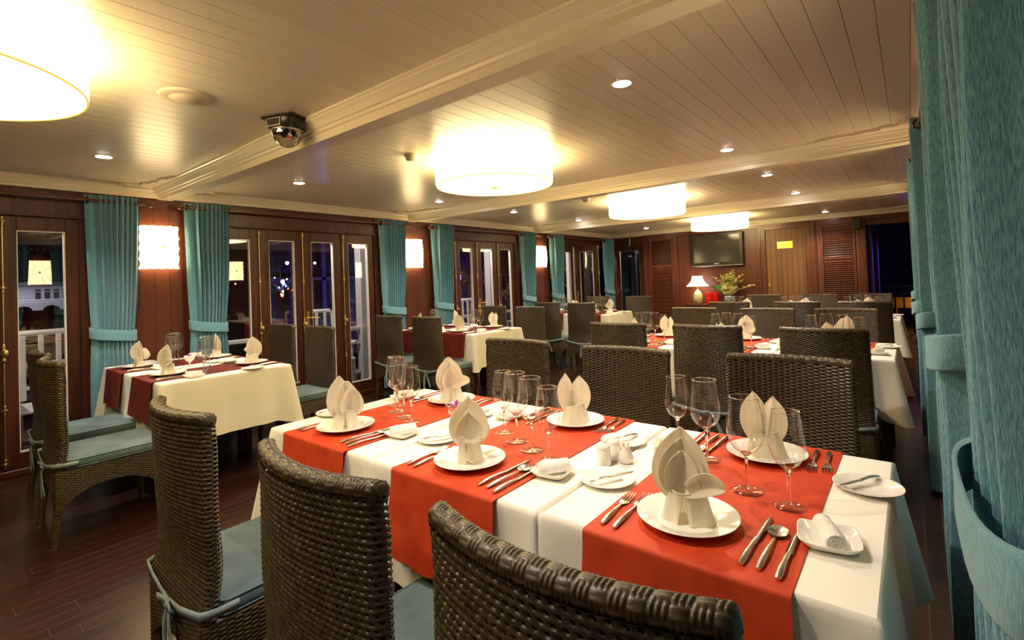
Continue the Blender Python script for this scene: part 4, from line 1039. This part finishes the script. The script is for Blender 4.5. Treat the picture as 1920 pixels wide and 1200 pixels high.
# ------------------------------------------------------------ lay the tables
seqs = {}
def seat_name(side): return 'near seat' if side == 0 else 'far seat'
def setting(T, side, detail, napk, rot=0., trot=None):
    """T = table dict; side 0 = seat at the low-y edge, 1 = opposite"""
    xc, y0, y1, w_, where = T['xc'], T['y0'], T['y1'], T['w'], T['where']
    ey = y0 if side == 0 else y1; s = 1 if side == 0 else -1; rz = 0 if side == 0 else PI
    zr, zc = ZT+.0046, ZT+.0012
    S = seat_name(side)
    def at(dx, dy): return (xc+s*dx, ey+s*dy)
    j = lambda a: random.uniform(-a, a)
    tail = S+', '+where
    p = at(-.028+j(.004), .155+j(.004)); place(P_PLATE, (*p, zr), j(3), 'white dinner plate under a napkin, '+tail, 'plate', 'dinner plates')
    place(NAP[napk], (*p, zr+.0045), rz+rot, 'standing folded white napkin, '+tail, 'napkin', 'folded napkins on plates')
    p = at(-.292, .262); place(P_SIDE, (*p, zc), j(3), 'small white bread plate, '+tail, 'side plate', 'bread plates')
    q = at(.245, .225); place(P_DISH, (*q, zc), rz+math.radians(8)+j(.05), 'small square white towel dish, '+tail, 'dish', 'square towel dishes')
    place(P_TOWEL, (q[0], q[1], zc+.0052), rz+math.radians(trot if trot is not None else (-30 if side == 0 else -40))+j(.1), 'rolled white hand towel in its dish, '+tail, 'towel', 'rolled hand towels')
    if detail >= 1:
        place(P_BUTTER, (p[0]-s*.02, p[1]-s*.065, zc+.0125), rz+math.radians(-28)+j(.08), 'butter knife across the bread plate, '+tail, 'knife', 'butter knives')
    if detail >= 1:
        place(P_FORK, (*at(-.150, .025), zr), rz+math.radians(3)+j(.02), 'inner fork left of the plate, '+tail, 'fork', 'inner forks')
        place(P_FORK2, (*at(-.182, .028), zr), rz+math.radians(3)+j(.02), 'outer fork beside the first, '+tail, 'fork', 'outer forks')
        place(P_KNIFE, (*at(.118, .035), zr), rz+math.radians(-2)+j(.02), 'dinner knife right of the plate, '+tail, 'knife', 'dinner knives')
        place(P_SPOON, (*at(.150, .035), zr), rz+math.radians(-2)+j(.02), 'round soup spoon between two knives, '+tail, 'spoon', 'soup spoons')
        place(P_KNIFE2, (*at(.186, .022), zr), rz+math.radians(-1)+j(.02), 'outer knife beside the spoon, '+tail, 'knife', 'outer knives')
def glasses(T, pos):
    nm = ['farthest', 'second farthest', 'second nearest', 'nearest']
    for i, (dx, dy) in enumerate(pos):
        place(P_GL if i in (1, 2) else P_GS, (T['xc']+dx, T['y0']+dy, ZT+.0046), random.random()*6, '%s of the four empty wine glasses, %s' % (nm[i], T['where']), 'wine glass', 'empty wine glasses')
def cruet(T, dx, dy, three=True):
    for k, (ax, ay, nm, lab) in enumerate(((0, 0, 'salt_shaker', 'left white porcelain shaker'), (.004, .058, 'pepper_shaker', 'back white porcelain shaker'))):
        r = empty(nm, (T['xc']+dx+ax, T['y0']+dy+ay, ZT+.0012)); tag(r, lab+' beside the toothpick holder, '+T['where'], 'shaker', 'porcelain shakers')
        b = MB(); b.lathe([(0, 0), (.019, 0), (.021, .003), (.021, .046), (.0195, .048), (.0195, .050), (.021, .052), (.020, .058), (.012, .064), (0, .066)], 28); obj('shaker_body', b, 'porc', r)
        b = MB()
        for q in range(5): b.sphere((.006*math.cos(q*1.256), .006*math.sin(q*1.256), .0655), .0011, 6, 4)
        obj('pour_holes', b, 'ink', r)
    r = empty('toothpick_holder', (T['xc']+dx+.05, T['y0']+dy+.05, ZT+.0012)); tag(r, 'round-bellied white toothpick holder, '+T['where'], 'toothpick holder', 'toothpick holders')
    b = MB(); b.lathe([(0, 0), (.016, 0), (.0225, .008), (.024, .018), (.020, .030), (.014, .040), (.0135, .046), (.017, .053), (.0155, .053), (.012, .046), (.012, .03), (.0, .02)], 28); obj('holder_body', b, 'porc', r)
    b = MB(); R_ = random.Random(5)
    for q in range(9):
        a_ = R_.uniform(0, 6.28); b.tube([(0.004*math.cos(a_), .004*math.sin(a_), .021), (.012*math.cos(a_), .012*math.sin(a_), .066)], [.0011, .0007], 5)
    obj('toothpicks', b, 'tooth', r)
def orchid(T, dx, dy, glassy=True):
    x_, y_ = T['xc']+dx, T['y0']+dy
    b = MB(); b.lathe([(0, .0), (.026, 0), (.027, .002), (.006, .006), (.005, .028), (.012, .036), (.030, .050), (.038, .070), (.039, .085), (.037, .085), (.036, .070), (.028, .052), (.010, .040), (0, .038)], 32)
    o = obj('flower_bowl', b, 'wglass' if glassy else 'porc', None, (x_, y_, ZT+.0012)); tag(o, ('footed clear glass bowl' if glassy else 'small white bowl')+' with an orchid, '+T['where'], 'bowl', 'flower bowls')
    r = empty('orchid', (x_, y_, ZT+.064)); tag(r, 'magenta and white orchid blossom in a bowl, '+T['where'], 'flower', 'orchid blossoms')
    bm_, bw = MB(), MB(); R_ = random.Random(int(x_*100))
    for q in range(9):
        a_ = 2*PI*q/9+R_.uniform(-.2, .2); el = R_.uniform(.2, 1.1); P = []
        for t in np.linspace(0, 1, 6):
            w_ = .013*math.sin(PI*min(1, .1+.85*t)); c_ = Vector((math.cos(a_)*.028*t*math.cos(el), math.sin(a_)*.028*t*math.cos(el), .012+.026*t*math.sin(el))); sd = Vector((-math.sin(a_), math.cos(a_), 0))
            P.append([tuple(c_-sd*w_), tuple(c_+Vector((0, 0, -.003))), tuple(c_+sd*w_)])
        (bm_ if q % 2 == 0 else bw).grid(np.array(P))
    obj('magenta_petals', bm_, 'magenta', r); obj('white_petals', bw, 'wpetal', r)

GP = [(-.16, .47), (-.055, .41), (.047, .36), (.146, .32)]
E_, I_ = (.030, .008), (.002, .0)
TABLES = []
def row(prefix, xcs, y0, y1, names, runner, w_=.69, hem=.355, rowlab=''):
    out = []
    for i, xc in enumerate(xcs):
        where = names[i]; T = dict(xc=xc, y0=y0+random.uniform(-.006, .006), y1=y1, w=w_, where=where, i=i, n=len(xcs)); TABLES.append(T); out.append(T)
        table_thing(xc, T['y0'], y1, w_, where)
        first, last = i == 0, i == len(xcs)-1
        fl = {'S': (.014, .005), 'N': (.014, .005), 'W': (E_ if first else I_), 'E': (E_ if last else I_)}
        cs = .055; ci = .030
        cor = (cs if first else ci, cs if last else ci, cs if last else ci, cs if first else ci)
        d_ = y1-T['y0']
        o = obj('tablecloth', cloth_mb(w_-.004, d_, fl, hem, len(TABLES), cor), 'cloth', None, (xc, (T['y0']+y1)/2, 0.0012))
        tag(o, 'white tablecloth draped over the '+where, 'tablecloth', 'white tablecloths')
        o = obj('table_runner', runner_mb(.425, d_+.012, .262, .262, .022, .022, i*2.1+y0), runner, None, (xc, (T['y0']+y1)/2, .0012))
        tag(o, ('orange-red' if runner == 'runner' else 'deep red')+' runner across the '+where, 'table runner', 'red table runners')
    return out
A = row('F', (-1.79, -1.095, -.403), 1.0, 1.85, ('left table of the front row', 'middle table of the front row', 'right table of the front row'), 'runner')
Bm = row('M', (-1.82, -1.13, -.437), 3.84, 4.69, ('left table of the second row', 'middle table of the second row', 'right table of the second row'), 'runner')
Cb = row('K', (-1.82, -1.13, -.445), 6.74, 7.59, ('left table of the third row', 'middle table of the third row', 'right table of the third row'), 'runner')
W1 = row('W1', (-4.795, -4.112), 1.075, 1.93, ('window-side table of the nearest left group', 'aisle-side table of the nearest left group'), 'runnerd', hem=.40)
W2 = row('W2', (-4.805, -4.118), 4.01, 4.86, ('window-side table of the middle left group', 'aisle-side table of the middle left group'), 'runnerd', hem=.37)
W3 = row('W3', (-4.69, -3.995), 6.90, 7.72, ('window-side table of the far left group', 'aisle-side table of the far left group'), 'runnerd', hem=.37)

for T, n0, n1, r0, r1 in ((A[0], 3, 1, .95, -2.4), (A[1], 0, 2, .72, .75), (A[2], 1, 2, .12, .2)):
    setting(T, 0, 2, n0, r0, 22 if T is A[2] else None); setting(T, 1, 2, n1, r1)
glasses(A[0], [(-.157, .507), (-.062, .442), (.046, .393), (.134, .362)]); glasses(A[1], [(-.132, .456), (-.027, .398), (.075, .352), (.174, .309)]); glasses(A[2], [(-.231, .651), (-.111, .570), (.045, .401), (.150, .359)])
cruet(A[2], -.361, .372); orchid(A[1], -.385, .445)
for k, (row_, det) in enumerate(((Bm, 1), (Cb, 0), (W1, 1), (W2, 1), (W3, 0))):
    for i, T in enumerate(row_):
        setting(T, 0, det, [3, 2, 0, 1][(i+k) % 4], random.uniform(-.6, .6)); setting(T, 1, det, [2, 0, 3, 1][(i+k) % 4], random.uniform(-.6, .6))
        glasses(T, GP)
orchid(W1[1], -.36, .40, False); orchid(Bm[1], -.36, .42); orchid(W2[1], -.36, .42, False)
cruet(Bm[2], -.361, .372)

# chairs: seat front slides under the cloth; rear feet at y
def chair(proto, x_, y_, far, label):
    return place(proto, (x_, y_, 0), (PI if far else 0)+random.uniform(-.02, .02), label, 'chair', 'brown wicker dining chairs')
CT = 'brown woven wicker chair with blue-grey cushion, '
for x_, y_, nm in ((-1.79, .525, 'left'), (-.965, .50, 'middle'), (-.378, .50, 'right')):
    chair(chair_hi, x_, y_, False, CT+nm+' of three nearest the camera')
for x_, y_, nm in ((-1.80, 2.30, 'left'), (-1.09, 2.24, 'middle'), (-.40, 2.26, 'right')):
    chair(chair_hi, x_, y_, True, CT+'far side, '+nm+' table of the front row')
for x_, nm in ((-1.73, 'left'), (-1.08, 'middle'), (-.418, 'right')):
    chair(chair_lo, x_, 3.36, False, CT+'near side, '+nm+' table of the second row')
for x_, y_, nm in ((-1.73, 5.12, 'left'), (-1.05, 5.08, 'middle'), (-.445, 5.1, 'right')):
    chair(chair_lo, x_, y_, True, CT+'far side, '+nm+' table of the second row')
for x_, nm in ((-1.68, 'left'), (-.985, 'middle'), (-.38, 'right')):
    chair(chair_lo, x_, 6.12, False, CT+'near side, '+nm+' table of the third row')
for x_, nm in ((-1.68, 'left'), (-1.0, 'middle'), (-.42, 'right')):
    chair(chair_lo, x_, 7.98, True, CT+'far side, '+nm+' table of the third row')
for (xa, ya), (xb, yb), (xc_, yc_), (xd, yd), g in (((-4.47, .575), (-3.80, .53), (-4.83, 2.43), (-4.14, 2.43), 'nearest left group'), ((-4.70, 3.53), (-4.02, 3.50), (-4.54, 5.27), (-3.84, 5.17), 'middle left group'), ((-4.28, 6.12), (-3.62, 6.0), (-4.42, 8.02), (-3.62, 7.95), 'far left group')):
    chair(chair_lo, xa, ya, False, CT+'near side, window seat, '+g); chair(chair_hi if ya < 1 else chair_lo, xb, yb, False, CT+'near side, aisle seat, '+g)
    chair(chair_lo, xc_, yc_, True, CT+'far side, window seat, '+g); chair(chair_lo, xd, yd, True, CT+'far side, aisle seat, '+g)

# ------------------------------------------------------------ outside, seen through the glass
b = MB(); b.box(-7.2, XL-.15, YF, 13.5, -.08, -.02); b.box(-5.5, 3, YB+.12, 14.5, -.08, -.02); struct('trim_%d' % tn, b, 'deck'); tn += 1
for i, yy in enumerate((-1.44, 1.45, 4.35, 7.2, 10.1)):
    r = empty('deck_post', (-6.3, yy, -.02)); tag(r, ['white deck post outside beyond the first bay of doors, behind camera side', 'white square deck post outside behind the nearest left group', 'white square deck post outside right of the lever handle', 'white square deck post outside the third door bay', 'white square deck post outside the farthest door bay'][i], 'post', 'white deck posts')
    b = MB(); b.box(-.07, .07, -.09, .09, 0, 2.32, .005); obj('shaft', b, 'whitep', r)
    b = MB(); b.box(-.10, .10, -.13, .13, 1.98, 2.08, .02); b.box(-.09, .09, -.20, .20, 2.08, 2.16, .02); b.box(-.08, .08, -.27, .27, 2.16, 2.24, .02); obj('carved_bracket', b, 'whitep', r)
    if i < 4:
        r = empty('deck_railing', (-6.3, yy+.09, 0)); L_ = (2.9 if i != 1 else 2.9)-.18
        tag(r, 'white deck railing outside, '+['left of the nearest curtain', 'beyond the second door bay', 'beyond the third door bay', 'beyond the farthest door bay'][i], 'railing', 'white deck railings')
        b = MB(); b.box(-.03, .03, 0, L_, .70, .75, .008); obj('handrail', b, 'whitep', r)
        b = MB(); b.box(-.02, .02, 0, L_, .50, .535, .006); b.box(-.02, .02, 0, L_, .08, .12, .006)
        obj('rails', b, 'whitep', r)
        y = .12
        while y < L_-.05:
            b = MB(); b.box(-.012, .012, y-.015, y+.015, .12, .50, .004); obj('baluster', b, 'whitep', r); y += .13
b = MB(); b.box(-7.2, XL-.15, YF, 13.5, 2.32, 2.40); struct('trim_%d' % tn, b, 'purple'); tn += 1
# white deck chair
def deck_chair(x_, y_, rz, label):
    r = empty('deck_chair', (x_, y_, -.02), rz); tag(r, label, 'chair', 'white outdoor chairs')
    b = MB(); b.box(-.25, .25, -.22, .25, .40, .43, .01); obj('seat', b, 'whitep', r)
    b = MB(); b.tube([(-.24, -.24, .42), (-.24, -.28, 1.0), (-.20, -.29, 1.04), (.20, -.29, 1.04), (.24, -.28, 1.0), (.24, -.24, .42)], .028, 8); obj('back_frame', b, 'whitep', r)
    for x2 in (-.12, 0, .12):
        b = MB(); b.box(x2-.02, x2+.02, -.27, -.255, .44, 1.02, .004); obj('back_slat', b, 'whitep', r)
    for sx in (-1, 1):
        for sy in (-.2, .22):
            b = MB(); b.box(sx*.22-.02, sx*.22+.02, sy-.02, sy+.02, 0, .40, .004); obj('leg', b, 'whitep', r)
        b = MB(); b.box(sx*.25-.025, sx*.25+.025, -.24, .26, .62, .65, .008); obj('armrest', b, 'whitep', r)
deck_chair(-5.95, 3.55, -PI/2, 'white outdoor chair beyond the glass left of the lever handle door')
deck_chair(-5.95, .85, -PI/2, 'white outdoor chair beyond the leftmost glass pane')
deck_chair(-5.95, 6.45, -PI/2, 'white outdoor chair beyond the glass of the third door bay')
# distant house, facades, bulbs, palms
r = empty('riverside_house', (-30, 3.2, 0)); tag(r, 'long low white house across the water, seen through the leftmost pane', 'house')
b = MB(); b.box(-3, 0, -5, 5.5, -1, 1.88); obj('wall', b, 'house', r)
b = MB(); b.box(-3.4, .5, -5.3, 5.8, 1.88, 2.05); obj('roof', b, 'night', r)
for q in range(4):
    b = MB(); y_ = .75+q*.30; b.box(0, .03, y_, y_+.17, 1.32, 1.62); b.box(0, .03, y_, y_+.17, 1.66, 1.74); obj('window', b, 'night', r)
b = MB(); b.box(.6, .64, -5, 5.5, 1.28, 1.31); b.box(.6, .64, -5, 5.5, 1.18, 1.2); obj('balustrade', b, 'bead', r)
l = bpy.data.lights.new('house_flood', 'AREA'); l.energy = 45; l.color = (.86, .80, .95); l.size = 6; l.size_y = .3; l.shape = 'RECTANGLE'
lo = bpy.data.objects.new('house_flood', l); COL.objects.link(lo); lo.location = (-28.3, 3.2, 3.0); lo.rotation_euler = (0, math.radians(48), 0)
r = empty('hedge', (-24.5, 3, 0)); tag(r, 'dark hedge in front of the distant white house', 'hedge')
b = MB(); R_ = random.Random(9)
for q in range(150):
    b.sphere((R_.uniform(-1, 1), R_.uniform(-7, 7), R_.uniform(.2, .98)), R_.uniform(.2, .34), 7, 5, (1, 1.2, .8))
b.box(-.8, .8, -7.5, 7.5, -1, .9)
obj('foliage', b, 'night', r)
r = empty('lit_facade', (-16, 13, 0)); tag(r, 'dim purple-lit building with balconies beyond the deck', 'building')
b = MB(); b.box(-3, 0, -6, 9, -1, 4.2); obj('wall', b, 'purple', r)
for q in range(9):
    for v in range(2):
        b = MB(); y_ = -5.4+q*1.6; b.box(0, .05, y_, y_+.6, .4+v*1.6, 1.5+v*1.6); obj('window', b, 'night', r)
b = MB()
for v in range(3): b.box(0, .5, -6, 9, .1+v*1.5, .2+v*1.5)
for q in range(8): b.box(.4, .5, -6+q*2.1, -5.85+q*2.1, 0, 4)
obj('balcony_frames', b, 'frames2', r)
def flood(name, loc, target, energy, color, ang=70, soft=.1):
    l = bpy.data.lights.new(name, 'SPOT'); l.energy = energy; l.color = color; l.spot_size = math.radians(ang); l.spot_blend = .6; l.shadow_soft_size = soft
    lo = bpy.data.objects.new(name, l); COL.objects.link(lo); lo.location = loc
    lo.rotation_euler = (Vector(target)-Vector(loc)).to_track_quat('-Z', 'Y').to_euler()
flood('purple_flood', (-12.6, 9, .6), (-16.5, 10, 2.2), 45, (.30, .16, 1.0), 120)
flood('purple_flood', (-12.6, 15, .6), (-16.5, 16, 2.2), 45, (.42, .18, 1.0), 120)
r = empty('decorated_tree', (-12, 6.0, 0)); tag(r, 'dark garden tree hung with tiny red, blue and warm lights', 'tree')
b = MB(); b.tube([(0, 0, -.5), (.05, .02, .6), (0, .05, 1.3)], [.08, .06, .04], 8)
R_ = random.Random(12)
for q in range(34):
    a_ = R_.uniform(0, 6.28); e_ = R_.uniform(-.2, 1.2); L_ = R_.uniform(.4, 1.1)
    b.tube([(0, 0, R_.uniform(.7, 1.3)), (.3*math.cos(a_)*L_, .5*math.sin(a_)*L_, 1.3+.4*e_*L_), (.5*math.cos(a_)*L_, math.sin(a_)*L_, 1.3+.8*e_*L_)], [.02, .012, .004], 5)
obj('trunk', b, 'deck', r)
for q, (y_, z_, mt, rr) in enumerate(((6.0, 1.52, 'bulb_b', .05), (6.03, 1.46, 'bulb_b', .035), (6.1, 1.58, 'bulb_r', .02), (6.08, 1.40, 'bulb_b', .02), (6.12, 1.34, 'bulb_r', .03), (6.0, 1.28, 'bulb_w', .03), (5.97, 1.20, 'bulb_r', .045), (5.9, 1.38, 'bulb_b', .018), (6.25, 1.3, 'bulb_r', .015), (6.12, 1.98, 'bulb_w', .04), (5.35, 1.98, 'bulb_w', .03), (6.85, 1.98, 'bulb_w', .03), (5.6, 1.7, 'bulb_w', .012), (5.8, 1.62, 'bulb_w', .012), (4.9, 1.5, 'bulb_w', .012), (6.5, 1.2, 'bulb_r', .012))):
    b = MB(); b.sphere((0, y_-6.0, z_), rr, 10, 8); obj('light_bulb', b, mt, r)
for yy in (0.0, 2.9, 5.8, 8.7):   # added fill spots without fixtures, brightening the deck posts and railing
    flood('deck_fill_light', (-5.75, yy, 2.28), (-6.2, yy+1.0, .5), 34, (1, .86, .8), 150, .04)
def palm(x_, y_, h_, lab, seed, n=9, s=.9):
    r = empty('palm_tree', (x_, y_, 0)); tag(r, lab, 'palm', 'palms outside'); R_ = random.Random(seed)
    b = MB(); b.tube([(0, 0, -.5), (.05, .02, h_*.5), (0, .05, h_)], [.09, .07, .05], 8); obj('trunk', b, 'deck', r)
    b = MB()
    for k in range(n):
        a_ = 2*PI*k/n+R_.uniform(-.2, .2); up = R_.uniform(.2, .7)
        pts = [Vector((math.cos(a_)*s*t, math.sin(a_)*s*t, h_+s*(up*t*1.6-1.0*t*t))) for t in np.linspace(0, 1, 12)]
        b.tube(pts, .008, 4); sd = Vector((-math.sin(a_), math.cos(a_), 0))
        for t in range(1, 12):
            for q in (-1, 1):
                c_ = pts[t]; d = (sd*q+Vector((math.cos(a_), math.sin(a_), 0))*.6).normalized(); Lf = .26*s*math.sin(PI*(t/12)*.85+.3)
                b.add([tuple(c_), tuple(c_+d*Lf*.5+Vector((0, 0, .01))), tuple(c_+d*Lf+Vector((0, 0, -.10*s))), tuple(c_+d*Lf*.5-Vector((math.cos(a_)*.02, math.sin(a_)*.02, .02)))], [(0, 1, 2, 3)])
    obj('fronds', b, 'palm', r)
palm(-7.6, 7.9, 1.3, 'palm with warm-lit fronds outside the third door bay', 1); palm(-7.6, 10.6, 1.4, 'palm outside the open leaf of the farthest door bay', 2); palm(-8.5, 4.9, .8, 'dark palm with blue light beyond the second door bay', 4, 8, .5)
palm(.2, 14.1, .8, 'small palm outside the far right doorway', 6, 9, .5)
l = bpy.data.lights.new('garden_lamp', 'POINT'); l.energy = 14; l.color = (1, .7, .3); l.shadow_soft_size = .1
lo = bpy.data.objects.new('garden_lamp', l); COL.objects.link(lo); lo.location = (-7.2, 9.2, .6)
l = bpy.data.lights.new('blue_garden_lamp', 'POINT'); l.energy = 3; l.color = (.05, .12, 1.0); l.shadow_soft_size = .05
lo = bpy.data.objects.new('blue_garden_lamp', l); COL.objects.link(lo); lo.location = (-8.0, 4.9, .9)
# far right doorway: open purple-lit door leaf, blue railing, orange light
r = empty('door_%d' % dn, (-.50, YB+.12, 0), math.radians(82)); tag(r, kind='structure'); dn += 1
b = MB(); b.box(0, .09, 0, .04, 0, 2.06, .003); b.box(.42, .50, 0, .04, 0, 2.06, .003); b.box(.09, .42, 0, .04, 0, .3, .003); b.box(.09, .42, 0, .04, 1.95, 2.06, .003); obj('door_frame', b, 'purple', r)
b = MB(); b.box(.09, .42, .018, .022, .3, 1.95); obj('glass_pane', b, 'glass', r)
r = empty('deck_railing', (-.44, 12.5, 0)); tag(r, 'blue-painted deck railing outside the far right doorway', 'railing')
b = MB(); b.box(0, 1.6, -.03, .03, .90, .945, .006); b.box(0, 1.6, -.03, .03, .76, .79, .006); obj('rails', b, 'bluep', r)
for q in range(9):
    b = MB(); b.box(.02+q*.14, .05+q*.14, -.015, .015, .0, .90, .004); obj('baluster', b, 'black', r)
b = MB(); b.box(-.35, 2.2, 13.4, 13.5, .44, .66); b.box(-.3, -.25, 13.42, 13.48, -.02, .45); b.box(1.9, 1.95, 13.42, 13.48, -.02, .45); tag(obj('bench', b, 'orange'), 'orange-lit wooden bench outside beyond the blue railing', 'bench')
l = bpy.data.lights.new('deck_lamp', 'POINT'); l.energy = 1.6; l.color = (1, .5, .08); l.shadow_soft_size = .05
lo = bpy.data.objects.new('deck_lamp', l); COL.objects.link(lo); lo.location = (.2, 13.1, .5)
l = bpy.data.lights.new('purple_deck_lamp', 'POINT'); l.energy = .2; l.color = (.25, .10, 1.0); l.shadow_soft_size = .05
lo = bpy.data.objects.new('purple_deck_lamp', l); COL.objects.link(lo); lo.location = (.0, 11.4, 1.6)
flood('purple_deck_flood', (.5, 11.3, 1.5), (-.5, 10.75, 1.25), 14, (.25, .10, 1.0), 60)
